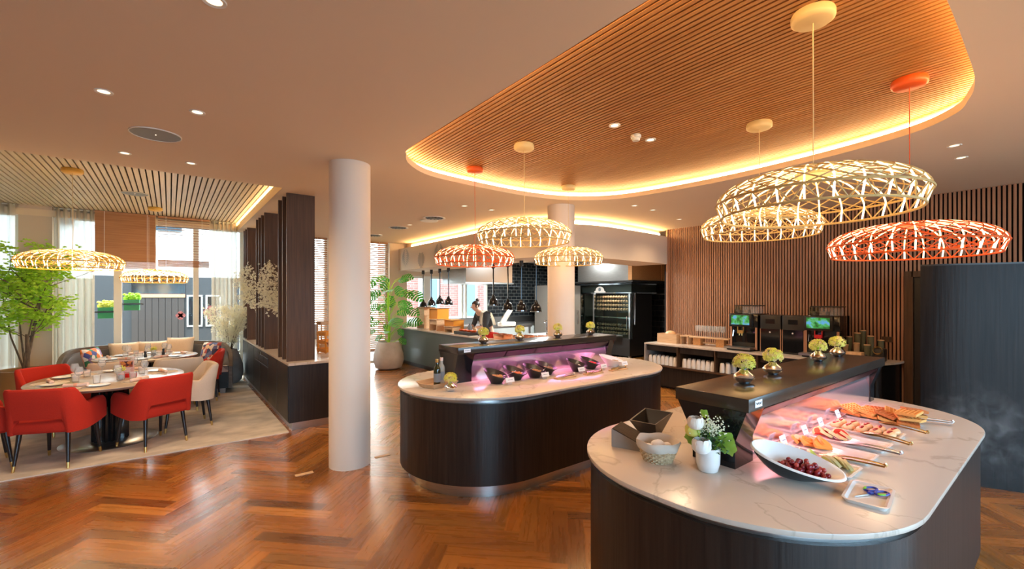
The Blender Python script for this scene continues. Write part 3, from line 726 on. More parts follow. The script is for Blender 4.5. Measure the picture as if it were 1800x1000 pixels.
# small chrome bud vases with hydrangea heads
def bud_vase(s=1, fm='hydr', seed=1):
    t = thing('flower_vase', 'x', 'flower vase')
    MB().lathe([(0, 0), (.026 * s, 0), (.030 * s, .004 * s), (.052 * s, .022 * s), (.056 * s, .036 * s), (.048 * s, .052 * s), (.026 * s, .068 * s), (.020 * s, .078 * s), (.024 * s, .086 * s), (.018 * s, .084 * s), (.014 * s, .070 * s)], 28, cap=False).build('vase', 'chrome', t)
    r = random.Random(seed); m = MB(); m2 = MB()
    for i in range(190):
        u = r.uniform(-.6, 1); a = r.uniform(0, 2 * PI); q = math.sqrt(1 - u * u); R_ = .056 * s * r.uniform(.78, 1.02)
        c = Vector((q * math.cos(a) * R_ * 1.05, q * math.sin(a) * R_ * 1.05, .118 * s + u * R_ * .85)); nn = Vector((q * math.cos(a), q * math.sin(a), u + .2)).normalized()
        T = nn.orthogonal().normalized(); B_ = nn.cross(T); mm = m2 if r.random() < .22 else m
        for k in range(4):
            a2 = k * PI / 2 + a; d = T * math.cos(a2) + B_ * math.sin(a2); e = T * math.cos(a2 + PI / 2) + B_ * math.sin(a2 + PI / 2); z = .011 * s
            mm.quad(c, c + (d + e * .5) * z * .7 + nn * .002, c + d * z * 1.15 + nn * .003, c + (d - e * .5) * z * .7 + nn * .002)
    fl = m.build('flower_head', fm, t, smooth=0); m2.build('tinted_petals', 'hydp', fl, smooth=0)
    MB().tube([(0, 0, .05 * s), (0, 0, .11 * s)], .006 * s, 6).build('stem', 'green', t)
    return t
bv = bud_vase()
for i, (x, y, lab) in enumerate(((2.57, 1.17, 'chrome bud vase with yellow green hydrangea, nearest end of the near dark shelf'), (3.0, 1.19, 'chrome bud vase with yellow green hydrangea, second along the near dark shelf'),
                                 (3.88, 1.22, 'chrome bud vase with yellow green hydrangea, third along the near dark shelf'), (4.31, 1.22, 'chrome bud vase with hydrangea, farthest on the near dark shelf'))):
    place(bv, USED, (x, y, BT), i * 1.3, lab, 'bud vases on the near dark shelf')
for i, (x, y, lab) in enumerate(((2.60, 3.84, 'chrome bud vase with yellow bloom, leftmost on the oval buffet shelf'), (3.12, 3.88, 'chrome bud vase with yellow bloom, second on the oval buffet shelf'),
                                 (3.70, 3.87, 'chrome bud vase with yellow bloom, third on the oval buffet shelf, by the column'), (4.28, 3.87, 'chrome bud vase with yellow bloom, rightmost on the oval buffet shelf'))):
    dup(bv, (x, y, BT), i * 1.7, lab, 'bud vases on the oval buffet shelf')
dup(bv, (1.97, 3.43, HC), .5, 'bud vase standing in front of the oil bottles on the oval buffet')
# ------------------------------------------------------------------ things on the near island
def RX(a): return Matrix.Rotation(a, 3, 'X')
def RY(a): return Matrix.Rotation(a, 3, 'Y')
def RZ(a): return Matrix.Rotation(a, 3, 'Z')
def tray(x, y, w, l, lab, m='whitec', r=.02, z=HC):
    t = thing('serving_tray', lab, 'tray', (x, y, z))
    o = stadium(-w / 2, w / 2, -l / 2, l / 2, 5, 0, r); i1 = stadium(-w / 2, w / 2, -l / 2, l / 2, 5, .010, r); i2 = stadium(-w / 2, w / 2, -l / 2, l / 2, 5, .02, r)
    b = MB(); R_ = [[b.v((*p, zz)) for p in q] for q, zz in ((stadium(-w / 2, w / 2, -l / 2, l / 2, 5, .012, r), 0), (o, .016), (i1, .017), (i2, .008))]; n = len(o)
    for A, B_ in zip(R_, R_[1:]):
        for k in range(n): b.f([A[k], A[(k + 1) % n], B_[(k + 1) % n], B_[k]])
    b.f(R_[0][::-1]); b.f(R_[-1]); b.build('dish', m, t); return t
TX = [(2.54, 'long white tray of green melon wedges, nearest the grape bowl'), (2.82, 'long white tray of orange melon slices'), (3.10, 'long white tray of watermelon and grapefruit slices'),
      (3.40, 'long white tray of glazed buns'), (3.80, 'long white tray under the heap of waffles')]
for x, lab in TX: tray(x, .825, .205, .37, lab)
def wedge(m, rindm, R_=.045, th=.012, rind=True):
    t = thing('fruit', 'x', 'fruit slice'); b = MB(); n = 10
    pts = [(R_ * math.cos(PI * k / n), R_ * math.sin(PI * k / n)) for k in range(n + 1)]
    b.prism(pts + [], 0, th).build('flesh', m, t, smooth=30)
    if rind:
        o = [(q[0] * 1.10, q[1] * 1.10) for q in pts]; b = MB(); b.prism(pts + o[::-1], -.0005, th + .0005).build('rind', rindm, t, smooth=30)
    return t
def tilt(o, rx, ry, rz): o.rotation_euler = (rx, ry, rz)
rn = random.Random(11)
w1 = wedge('lime', 'rind'); w1.name = 'green_melon_wedge'; w1['category'] = 'melon wedge'
for i in range(5):
    o = place(w1, USED, (2.555 + rn.uniform(-.02, .03), .675 + i * .020, HC + .014), 0, 'green melon wedge at the front of the melon tray', 'green melon wedges'); tilt(o, 1.0, .2, .4 + i * .1)
w2 = wedge('melon', 'rind', .042); 
for i in range(5):
    o = place(w2, USED, (2.57 + rn.uniform(-.03, .03), .83 + i * .035, HC + .022), 0, 'yellow melon wedge in the back half of the melon tray', 'yellow melon wedges'); tilt(o, .9, .1, .2 + i * .2)
    o.name = 'yellow_melon_wedge'; o['category'] = 'melon wedge'
for ob in list(COL.objects):
    if ob.name.startswith('yellow_melon_wedge'):
        for c in ob.children:
            if c.name.startswith('flesh'): c.data = c.data.copy(); c.data.materials[0] = M['lime']
w3 = wedge('melon', 'rind', .052, .014, False); w3['category'] = 'melon slice'; w3.name = 'orange_melon_slice'
for i in range(11):
    o = place(w3, USED, (2.79 + (i % 3) * .028, .86 + (i // 3) * .035 + rn.uniform(-.01, .01), HC + .014 + (i % 3) * .004), 0, 'orange melon slice piled on the second tray', 'orange melon slices'); tilt(o, .5 + rn.uniform(-.2, .4), .2, rn.uniform(-.6, .6))
w4 = wedge('wmelon', 'rind', .045, .014); w4['category'] = 'watermelon slice'; w4.name = 'watermelon_slice'
for i in range(8):
    o = place(w4, USED, (3.07 + (i % 2) * .05, .83 + (i // 2) * .04, HC + .014), 0, 'red watermelon slice on the third tray', 'watermelon slices'); tilt(o, .6 + rn.uniform(-.3, .4), .1, rn.uniform(-.7, .7))
bn = thing('bun', 'x', 'bun'); MB().ell((0, 0, .018), (.03, .045, .02), 16, 10).build('crumb', 'bun', bn); MB().ell((0, 0, .034), (.012, .034, .007), 10, 6).build('jam_stripe', 'jam', bn)
for i in range(10): place(bn, USED, (3.345 + (i % 2) * .10, .69 + (i // 2) * .066, HC + .009), PI / 2 + rn.uniform(-.2, .2), 'glazed bun with red jam stripe on the fourth tray, ' + ('row beside the watermelon tray' if i % 2 == 0 else 'row beside the waffle tray'), 'glazed buns')
def waffle(m):
    b = MB(); s = .058
    b.box((0, 0, .006), (2 * s, 2 * s * .9, .008))
    for i in range(6):
        q = -s + i * 2 * s / 5
        b.box((q, 0, .013), (.006, 2 * s * .9, .012)); b.box((0, q * .9, .013), (2 * s, .006, .012))
    return b.build('waffle', m, smooth=0)
wf = waffle('waffle'); tag(wf, 'x', 'waffle'); wf2 = waffle('waffled'); tag(wf2, 'x', 'waffle')
for i in range(16):
    lay = i // 7; k = i % 7
    o = place(wf2 if i % 3 == 0 else wf, USED, (3.745 + (k % 2) * .10 + rn.uniform(-.012, .012) + lay * .01, .68 + (k // 2) * .098 + rn.uniform(-.01, .01), HC + .022 + lay * .03), 0,
              ('dark toasted waffle ' if i % 3 == 0 else 'golden waffle ') + ('on the farthest tray, bottom layer of the heap', 'on the farthest tray, middle layer of the heap', 'on the farthest tray, top of the heap')[lay], ('dark' if i % 3 == 0 else 'golden') + ' waffles')
    tilt(o, rn.uniform(-.05, .32), rn.uniform(-.12, .12), rn.uniform(-.5, .5))
# tongs
def tongs(m):
    t = thing('serving_tongs', 'x', 'tongs')
    for s, nm in ((0, 'lower_arm'), (1, 'upper_arm')):
        z = .004 + s * .011; b = MB(); rows = []
        for i in range(15):
            u = i / 14; x = -.13 + u * .26; wd = .012 + (.024 * math.sin(PI * min(1, (1 - u) / .42)) if u > .58 else 0); wd = max(wd, .004)
            zz = z * (.15 + .85 * (1 - abs(2 * u - .9) ** 2)) + (s * .006 * (1 - u))
            rows.append([(x, -wd, zz), (x, -wd, zz + .002), (x, 0, zz + .004), (x, wd, zz + .002), (x, wd, zz)])
        b.grid(rows).build(nm, m, t, smooth=50)
    MB().tube([(-.13, 0, .006), (-.136, 0, .014), (-.13, 0, .022)], .007, 6).build('hinge', m, t)
    return t
tg = tongs('gold'); ts = tongs('steel')
def put_tongs(proto, a, b, z, lab, pitch=0):
    a = Vector(a); b = Vector(b); d = a - b; c = (a + b) / 2
    o = place(proto, USED, (c.x, c.y, z), math.atan2(d.y, d.x), lab); o.rotation_euler = (0, pitch, math.atan2(d.y, d.x))
put_tongs(tg, (2.66, .82), (2.70, .585), HC + .022, 'gold handled tongs lying across the front of the green melon tray')
put_tongs(ts, (2.98, .82), (2.98, .58), HC + .022, 'silver tongs lying across the orange melon tray')
put_tongs(tg, (3.30, .82), (3.21, .57), HC + .022, 'gold handled tongs lying on the watermelon tray')
put_tongs(tg, (3.62, .80), (3.52, .55), HC + .03, 'gold handled tongs lying on the bun tray')
put_tongs(ts, (3.93, .74), (4.02, .53), HC + .012, 'silver tongs at the end of the waffle tray')
# cards on stands
def card(x, y, rz, lab, w=.07, h=.05, z=HC, tiltx=-.35):
    t = thing('name_card', lab, 'name card', (x, y, z), rz)
    MB().box((0, 0, h / 2 + .024), (w, .002, h), rot=RX(tiltx)).build('card', 'paper', t, smooth=0)
    m = MB()
    for k in range(2): m.box((0, -.0025 + (-.004 + k * .008) * .4, h * .62 + .020 - k * .012), (w * (.55 - .2 * k), .001, .004), rot=RX(tiltx))
    m.build('text_lines', 'lightgrey', t, smooth=0)
    MB().box((0, .006, .014), (w * .5, .012, .028)).build('stand', 'clearglass', t, smooth=0)
for x, lab in ((2.67, 'white name card nearest the bridge pedestal on the fruit buffet'), (3.24, 'white name card behind the watermelon tray'), (3.56, 'white name card behind the bun tray'), (2.98, 'small white name card behind the orange melon tray')):
    card(x, 1.005, 0, lab)
# oval bowl with grapes
def oval_bowl():
    t = thing('oval_bowl', 'large slanted oval bowl, white inside and blue black outside, full of grapes', 'bowl', (2.27, .80, HC), rz=math.radians(-66))
    # local x is the long axis, +x the low end (towards the camera right)
    def surf(k, inner):
        out = []
        for i in range(48):
            a = 2 * PI * i / 48; ex = .185 * k * math.cos(a); ey = .10 * k * math.sin(a)
            zr = .088 - .23 * ex + .24 * ey ; sh = (1 - k)
            out.append((ex * 1.0 - .005 * sh, ey, zr * k ** 2.2 + (.006 if inner else 0)))
        return out
    ks = [1, .93, .84, .72, .58, .42]
    b = MB(); b.grid([[*surf(k, False)] for k in ks], closed=True); bt = [b.v(p) for p in surf(.42, False)]; b.f(bt); b.build('outer_shell', 'navyc', t, smooth=60)
    b = MB(); rows = [[(x * .965, y * .95, z + .004) for x, y, z in surf(k, True)] for k in ks]; b.grid([[(x * 1.01, y * 1.02, z + .001) for x, y, z in surf(1, False)], surf_top(surf(1, False))] + rows, closed=True)
    b.f([b.v(p) for p in rows[-1]]); b.build('inner_glaze', 'whitec', t, smooth=60)
def surf_top(rim): return [(x, y, z + .008) for x, y, z in rim]
oval_bowl()
g = MB().ell((0, 0, 0), (.0135, .011, .011), 12, 8).build('grape', 'grape'); tag(g, 'x', 'grape'); g2 = MB().ell((0, 0, 0), (.011, .010, .010), 12, 8).build('grape', 'grape2'); tag(g2, 'x', 'grape')
rz = math.radians(-66)
for i in range(74):
    lay = 0 if i < 40 else (1 if i < 62 else 2); n = (40, 22, 12)[lay]; j = i - (0, 40, 62)[lay]
    a = j * 2.399; rr = math.sqrt((j + .5) / n); u = .105 * rr * math.cos(a) * (1 - lay * .2) + .022; v_ = .052 * rr * math.sin(a) * (1 - lay * .2)
    z = .036 + .014 * rr + lay * .015 + .20 * v_ - .05 * u + rn.uniform(0, .004)
    x = 2.27 + u * math.cos(rz) - v_ * math.sin(rz); y = .80 + u * math.sin(rz) + v_ * math.cos(rz)
    dk = i % 4 != 1; o = place(g if dk else g2, USED, (x, y, HC + z), 0, 'dark red grape heaped in the slanted oval bowl' if dk else 'lighter red grape heaped in the slanted oval bowl', 'dark red grapes' if dk else 'light red grapes')
    o.rotation_euler = (rn.uniform(0, 3), rn.uniform(0, 3), 0)
# scissors on a small plate
tp = tray(2.315, .545, .265, .155, 'small rounded white tray holding the scissors', r=.03); tp.rotation_euler.z = .12
def scissors():
    t = thing('grape_scissors', 'blue and green handled scissors on the small white tray', 'scissors', (2.32, .545, HC + .010), rz=math.radians(-20))
    for s in (-1, 1):
        MB().prism([(-.085, s * .001), (-.0, s * .010), (.0, -s * .004)], 0 + (s + 1) * .001, .002 + (s + 1) * .001).build('blade', 'steel', t, smooth=0)
        h = MB(); h.tube([(.042 + .030 * math.cos(2 * PI * k / 20), s * .022 + .017 * math.sin(2 * PI * k / 20), .007) for k in range(20)], .0048, 8, closed=True)
        h.tube([(-.005, -s * .004, .005), (.016, s * .008, .006)], .006, 8); hd = h.build('handle', 'bluepl', t); hd['label'] = 'blue handle with green insert'
        MB().tube([(.042 + .030 * math.cos(a), s * .022 + .017 * math.sin(a), .0085) for a in (1.8 * s, 2.2 * s, 2.6 * s, 3.0 * s)], .0052, 8).build('green_insert', 'greenpl', hd)
    MB().lathe([(.005, 0), (.005, .006), (0, .007)], 12).build('pivot_screw', 'chrome', t)
scissors()
# wicker basket with linen liner and wrapped bread
def basket(loc, R_=.105, lab='round wicker basket with folded linen liner holding wrapped bread'):
    t = thing('bread_basket', lab, 'basket', loc); b = MB(); hgt = .085
    for j in range(9):
        z = .004 + j * .0098; r = R_ * (.62 + .30 * (z / hgt) ** .8)
        b.tube([((r + .0035 * (1 if (i + j) % 2 else -1)) * math.cos(2 * PI * i / 40), (r + .0035 * (1 if (i + j) % 2 else -1)) * math.sin(2 * PI * i / 40), z) for i in range(40)], .0045, 5, closed=True)
    for i in range(20):
        a = 2 * PI * i / 20; b.tube([(R_ * (.62 + .30 * (z / hgt) ** .8) * math.cos(a), R_ * (.62 + .30 * (z / hgt) ** .8) * math.sin(a), z) for z in (0, .02, .05, .085)], .003, 5)
    b.lathe([(0, 0), (R_ * .62, 0), (R_ * .62, .006)], 30); b.build('woven_body', 'wicker', t)
    rows = []
    for r, z in ((R_ * .90, .060), (R_ * .99, .072), (R_ * 1.04, .095), (R_ * .99, .108), (R_ * .86, .100), (R_ * .76, .06), (R_ * .6, .03), (R_ * .01, .028)):
        rows.append([((r + .004 * math.sin(7 * a + z * 90)) * math.cos(a), (r + .004 * math.sin(7 * a + z * 90)) * math.sin(a), z + .003 * math.sin(5 * a)) for a in [2 * PI * i / 48 for i in range(48)]])
    MB().grid(rows, closed=True).build('linen_liner', 'linen', t, smooth=80)
    return t
basket((1.985, 1.335, HC))
for i, (dx, dy, s) in enumerate(((0, 0, 1), (-.04, .03, .75), (.045, -.02, .8), (.0, -.05, .6))):
    b = MB().ico((0, 0, 0), (.04 * s, .034 * s, .026 * s), 3); r2 = random.Random(i)
    for v in b.bm.verts: v.co += v.co.normalized() * .004 * noise.noise(v.co * 60 + Vector((i, 0, 0)))
    tag(b.build('wrapped_roll', 'paper', loc=(1.985 + dx, 1.335 + dy, HC + .065 + (.012 if i == 0 else 0)), smooth=25), 'white paper wrapped roll inside the lined wicker basket', 'bread roll', 'wrapped rolls in the basket')
# white pot with ranunculus bouquet
def bouquet():
    t = thing('flower_pot', 'white ceramic pot of white and yellow ranunculus beside the dark pedestal', 'flower pot', (2.055, 1.105, HC))
    MB().lathe([(0, 0), (.040, 0), (.045, .004), (.054, .04), (.056, .115), (.052, .116), (.049, .09), (0, .085)], 40).build('pot', 'whitec', t)
    def rose(c, R_, m, nm, k=1):
        b = MB(); r = random.Random(k); C0 = Vector(c)
        for lay in range(7):
            n = (3, 4, 5, 6, 7, 8, 8)[lay]; rr = R_ * (.22 + .80 * lay / 6); top = 1.38 - .08 * lay
            for i in range(n):
                a0 = 2 * PI * i / n + lay * .7 + r.uniform(-.1, .1); hw = 1.35 * PI / n; rows = []
                for u in range(6):
                    el = -.9 + (top + .9) * u / 5; fl = 1 + (.10 * max(0, u - 3) if lay > 1 else 0); rows.append([])
                    for q in range(-3, 4):
                        w_ = hw * q / 3 * (1 - .30 * (u / 5) ** 3); e2 = el - .10 * abs(q / 3) ** 2 * (u / 5); ra = rr * fl * (1 + .05 * math.sin(3 * q + u))
                        rows[-1].append(tuple(C0 + Vector((math.cos(a0 + w_) * math.cos(e2) * ra, math.sin(a0 + w_) * math.cos(e2) * ra, math.sin(e2) * rr * .95))))
                b.grid(rows)
        o_ = b.build(nm, m, t, smooth=70)
    cream = mat('cream petal', (.85, .78, .68), .6); pale = mat('white petal', (.85, .82, .78), .6); yel = mat('lemon petal', (.78, .74, .18), .6)
    rose((-.062, .028, .235), .036, cream, 'cream_ranunculus', 1); rose((-.068, -.005, .135), .042, pale, 'white_ranunculus', 2); rose((-.03, .06, .185), .035, yel, 'yellow_ranunculus', 3)
    r = random.Random(5); b = MB()
    for i in range(420):
        a = r.uniform(0, 2 * PI); rr = r.uniform(0, .085); z = r.uniform(.10, .20); p = Vector((rr * math.cos(a) * .8 + .01, rr * math.sin(a) - .01, z)); d = Vector((r.uniform(-1, 1), r.uniform(-1, 1), r.uniform(-.2, 1))).normalized(); e = d.orthogonal().normalized() * .003
        b.quad(p, p + d * .012 + e, p + d * .026, p + d * .012 - e)
    b.build('fern_foliage', mat('dark fern', (.05, .14, .04), .6), t, smooth=0)
    b = MB(); lf = MB()
    for q in ((.02, -.075, .16, .05), (.03, -.055, .13, .045), (0, .02, .27, .025), (-.03, .075, .14, .035), (.04, -.085, .12, .04)):
        c = Vector(q[:3]); s = q[3]; ring = [c + Vector((-.3 * s * math.sin(a * 2), s * math.cos(a) * (.8 + .1 * math.cos(6 * a)), s * math.sin(a) * (.8 + .1 * math.cos(6 * a)))) for a in [2 * PI * i / 24 for i in range(24)]]
        cv = lf.v(c + Vector((-.012, 0, 0))); vs = [lf.v(p) for p in ring]
        for i in range(24): lf.f([cv, vs[i], vs[(i + 1) % 24]])
    lf.build('round_leaves', leafmat('lime leaf', (.18, .42, .04), (.4, .6, .1)), t, smooth=60)
    for i in range(260):
        a = r.uniform(0, 2 * PI); c = Vector((-.015 + r.gauss(0, .02), -.02 + r.gauss(0, .032), .22 + r.gauss(0, .022))); b.ico(c, (.0035, .0035, .0035), 1)
    b.build('white_filler_flowers', mat('tiny white blooms', (.75, .78, .6), .7), t, smooth=0)
    st = MB()
    for p in ((-.06, .028, .22), (-.06, 0, .12), (-.03, .06, .17), (0, 0, .26), (.02, -.06, .16), (-.015, -.02, .22)): st.tube([(0, 0, .06), p], .002, 5)
    st.build('stems', 'green', t)
bouquet()
# open display boxes behind the basket
def wedgebox(x, y, rz, m, lab, w=.16, d=.17, h=.10):
    t = thing('display_box', lab, 'display box', (x, y, HC), rz)
    for s in (-1, 1): 
        b = MB(); A = [(-d / 2, 0), (d / 2, 0), (d / 2, h * .35), (-d / 2, h)]
        P0 = [b.v((s * w / 2, q[0], q[1])) for q in A]; P1 = [b.v((s * (w / 2 - .008), q[0], q[1])) for q in A]
        for i in range(4): b.f([P0[i], P0[(i + 1) % 4], P1[(i + 1) % 4], P1[i]])
        b.f(P0); b.f(P1[::-1]); b.build('side_panel', m, t, smooth=0)
    MB().box((0, 0, .004), (w - .016, d, .008)).build('base', m, t, smooth=0)
    MB().box((0, -.01, h * .72), (w * .98, d * .9, .006), rot=RX(-.38)).build('sloping_lid', 'veneer', t, smooth=0)
    MB().box((0, -d / 2 + .004, h * .45), (w - .016, .008, h * .9)).build('rear_panel', m, t, smooth=0)
wedgebox(2.06, 1.56, math.radians(200), 'taupepot', 'grey wedge shaped box with dark sloping lid behind the wicker basket')
def darkbowl(x, y, rz, lab):
    t = thing('angular_bowl', lab, 'bowl', (x, y, HC), rz); b = MB()
    top = [(-.13, -.06), (.13, -.09), (.14, .09), (-.12, .10)]; bot = [(-.05, -.04), (.05, -.04), (.05, .05), (-.05, .05)]
    A = [b.v((*p, .10 + .02 * (p[0] > 0))) for p in top]; B_ = [b.v((*p, 0)) for p in bot]; C_ = [b.v((p[0] * .93, p[1] * .9, .10 + .02 * (p[0] > 0))) for p in top]; D_ = [b.v((*p, .01)) for p in bot]
    for i in range(4): j = (i + 1) % 4; b.f([A[i], A[j], B_[j], B_[i]]); b.f([A[i], A[j], C_[j], C_[i]]); b.f([C_[i], C_[j], D_[j], D_[i]])
    b.f(B_); b.f(D_); b.build('shell', 'blackc', t, smooth=0)
darkbowl(2.32, 1.60, .3, 'dark angular metal bowl between the grey box and the pedestal')
# ------------------------------------------------------------------ things on the oval island
def slant_bowl(m='blackc'):
    t = thing('slanted_bowl', 'x', 'bowl'); b = MB(); n = 36
    def ring(r, z0, sl, dx=0): return [(dx + r * math.cos(2 * PI * i / n), r * math.sin(2 * PI * i / n), z0 - sl * (r * math.cos(2 * PI * i / n)) ) for i in range(n)]
    b.f([b.v(p) for p in ring(.045, 0, 0)])
    b.grid([ring(.045, 0, 0), ring(.06, .03, .05), ring(.085, .065, .22, -.002), ring(.10, .088, .36, -.004), ring(.097, .090, .36, -.004), ring(.08, .066, .24, -.002), ring(.055, .036, .1), ring(.001, .030, 0)], closed=True)
    b.build('bowl_shell', m, t, smooth=60); return t
def heap(x, y, z, R_, m, n, s, lab, cat, seed=1, nm='food_heap'):
    b = MB(); r = random.Random(seed)
    for i in range(n):
        a = i * 2.399; q = math.sqrt((i + .5) / n) * R_; b.ico((q * math.cos(a), q * math.sin(a), r.uniform(0, s) + .012 * (1 - q / R_)), (s * r.uniform(.7, 1.2), s * r.uniform(.5, 1), s * .6), 1)
    b.lathe([(0, 0), (R_ * .95, -.002)], 20, cap=False)
    o = b.build(nm, m, loc=(x, y, z), smooth=0); tag(o, lab, cat, kind='stuff')
sb = slant_bowl(); sbw = slant_bowl('whitec'); sb.scale = (1.2, 1.2, 1.12)
BW = [(2.50, 3.47, 'granola', 'granola', 'first slanted black bowl from the left, filled with granola'), (2.76, 3.50, 'orangebit', 'dried fruit', 'second slanted black bowl, filled with orange pieces'),
      (3.00, 3.48, 'nuts', 'nuts', 'third slanted black bowl, filled with mixed nuts'), (3.22, 3.54, 'seeds', 'seeds', 'slanted black bowl tucked behind the nut bowl'),
      (3.62, 3.47, None, 'eggs', 'slanted black bowl holding two eggs'), (3.87, 3.50, 'berry', 'berries', 'slanted black bowl filled with bright red berries')]
for x, y, m, cat, lab in BW:
    place(sb, USED, (x, y, HC), -1.0, lab)
    if m: heap(x, y, HC + .062, .068, m, 70, .009, cat + ' heaped in the ' + lab.split(',')[0], cat, seed=int(x * 10))
for k in (-1, 1): tag(MB().ell((0, 0, 0), (.02, .015, .015), 14, 10).build('egg', 'egg', loc=(3.62 + k * .026, 3.47, HC + .06)), 'pale egg in the slanted black bowl', 'egg', 'eggs in the black bowl')
sbw.scale = (1.45, 1.45, 1.1); place(sbw, USED, (4.22, 3.47, HC), -1.0, 'white slanted bowl at the right end of the row, filled with seeds'); heap(4.22, 3.47, HC + .055, .075, 'seeds', 80, .009, 'brown seeds heaped in the white bowl at the right end', 'seeds', 4)
for x, y, lab in ((2.56, 3.33, 'white name card in front of the granola bowl'), (3.02, 3.34, 'white name card in front of the nut bowl'), (3.55, 3.34, 'white name card in front of the egg bowl'), (3.92, 3.34, 'white name card in front of the red berries'), (4.27, 3.32, 'white name card in front of the white bowl')): card(x, y, 0, lab, .10, .045)
for i, (x, y, lab) in enumerate(((3.23, 3.27, 'narrow wooden board with tongs, leftmost of three on the oval buffet'), (3.64, 3.25, 'narrow wooden board with tongs, middle of three on the oval buffet'), (4.05, 3.24, 'narrow wooden board with tongs, right one of three on the oval buffet'))):
    tag(MB().box((0, 0, .006), (.26, .07, .012), bev=.003).build('serving_board', 'palewood', loc=(x, y, HC)), lab, 'serving board')
    put_tongs(ts if i == 0 else tg, (x - .10, y), (x + .13, y + .01), HC + .013, ['silver tongs on the leftmost wooden board of the oval buffet', 'gold tongs on the middle wooden board of the oval buffet', 'gold tongs on the right wooden board of the oval buffet'][i])
def spoon(x, y, z, rz, lab):
    t = MB(); t.tube([(-.07, 0, .05), (0, 0, .02), (.02, 0, .01)], .0025, 6); t.ell((.035, 0, .006), (.02, .012, .004), 10, 6)
    o = t.build('serving_spoon', 'chrome', loc=(x, y, z)); o.rotation_euler.z = rz; tag(o, lab, 'spoon')
spoon(2.62, 3.43, HC + .06, 2.6, 'steel spoon resting in the granola bowl'); spoon(2.86, 3.46, HC + .06, 2.6, 'steel spoon resting in the bowl of orange pieces'); spoon(3.12, 3.46, HC + .06, 3.3, 'steel spoon resting in the nut bowl')
# oil tray left of the far gantry
t = thing('oil_tray', 'low angular wooden tray under the oil bottles', 'tray', (1.99, 3.72, HC), .2)
b = MB(); top = [(-.15, -.13), (.14, -.15), (.17, 0), (.12, .15), (-.14, .14), (-.19, .0)]; A = [b.v((*p, .045)) for p in top]; B_ = [b.v((p[0] * .8, p[1] * .8, 0)) for p in top]; C_ = [b.v((p[0] * .96, p[1] * .96, .045)) for p in top]; D_ = [b.v((p[0] * .78, p[1] * .78, .006)) for p in top]
for i in range(6): j = (i + 1) % 6; b.f([A[i], A[j], B_[j], B_[i]]); b.f([A[i], A[j], C_[j], C_[i]]); b.f([C_[i], C_[j], D_[j], D_[i]])
b.f(B_[::-1]); b.f(D_); b.build('tray_body', 'palewood', t, smooth=0)
def bottle(x, y, m, cap, lab, z=HC + .007):
    t = thing('oil_bottle', lab, 'bottle', (x, y, z))
    MB().lathe([(0, 0), (.030, 0), (.032, .004), (.032, .15), (.028, .17), (.014, .195), (.013, .225)], 24).build('glass_body', m, t)
    MB().lathe([(.0145, .220), (.0155, .222), (.0155, .25), (0, .252)], 20).build('cap', cap, t)
    MB().lathe([(.0325, .04), (.0325, .12)], 24, cap=False).build('paper_label', 'lightgrey', t)
bottle(1.965, 3.67, 'oil', 'brass', 'dark green oil bottle with gold cap in the wooden tray'); bottle(2.05, 3.74, 'whiteoil', 'napkin', 'clear bottle with pale cap behind the green oil bottle')
# ------------------------------------------------------------------ dining chairs
def make_chair(fab):
    t = thing('dining_chair', 'x', 'chair')
    pl = [(-.262, .22), (-.275, .10), (-.28, -.06), (-.265, -.17), (-.22, -.235), (-.14, -.25), (0, -.255), (.14, -.25), (.22, -.235), (.265, -.17), (.28, -.06), (.275, .10), (.262, .22)]
    P = smoothpath([(x, y, 0) for x, y in pl], 5); n = len(P); rows = []
    for i, p in enumerate(P):
        s = abs(2 * i / (n - 1) - 1)                      # 1 at the arm fronts, 0 at the back centre
        tn = (P[min(i + 1, n - 1)] - P[max(i - 1, 0)]).normalized(); out = Vector((tn.y, -tn.x, 0))
        k = min(1, max(0, (s - .44) / .20)); k = k * k * (3 - 2 * k)
        top = .80 * (1 - k) + .615 * k
        if s > .64: top += .022 * math.sin(PI * min(1, (s - .64) / .36)) 
        if s > .90: top -= .05 * ((s - .90) / .10) ** 2
        kb = min(1, max(0, (.30 - s) / .05)); bot = .355 + .15 * kb + (.05 * max(0, (s - .6) / .4))
        lean = -.055 * (1 - k)                             # the back leans outwards towards its top
        th = .028; prof = []
        for q, zz in ((-1, 0), (-1, .5), (-1, .93), (-.6, 1), (.6, 1), (1, .93), (1, .5), (1, 0)):
            z = bot + (top - bot) * zz; c = p + out * (q * th) + Vector((0, lean * max(0, (z - .45) / .35), 0)); prof.append((c.x, c.y, z))
        rows.append(prof)
    b = MB(); b.grid(rows, closed=True); 
    b.f([b.v(p) for p in rows[0]]); b.f([b.v(p) for p in rows[-1]])
    bmesh.ops.remove_doubles(b.bm, verts=b.bm.verts, dist=1e-4)
    b.build('back_shell', fab, t, smooth=75)
    b = MB().box((0, -.015, .415), (.50, .49, .12), bev=.035); b.build('seat', fab, t, smooth=75)
    for x, y in ((-.19, -.20), (.19, -.20), (-.20, .20), (.20, .20)):
        sx, sy = (1 if x > 0 else -1), (1 if y > 0 else -1); foot = Vector((x + sx * .025, y + sy * .045, 0)); tp_ = Vector((x, y, .37)); m_ = foot.lerp(tp_, .16)
        lg = MB().tube([m_, tp_], [.0135, .021], 12).build('leg', 'blackwood', t); tip = MB().tube([foot, m_], [.0105, .0137], 12).build('brass_tip', 'brass', lg)
    return t
RC = make_chair('redfab'); BC = make_chair('beigefab')
D2 = math.radians
def dirz(dx, dy): return math.atan2(-dx, dy)
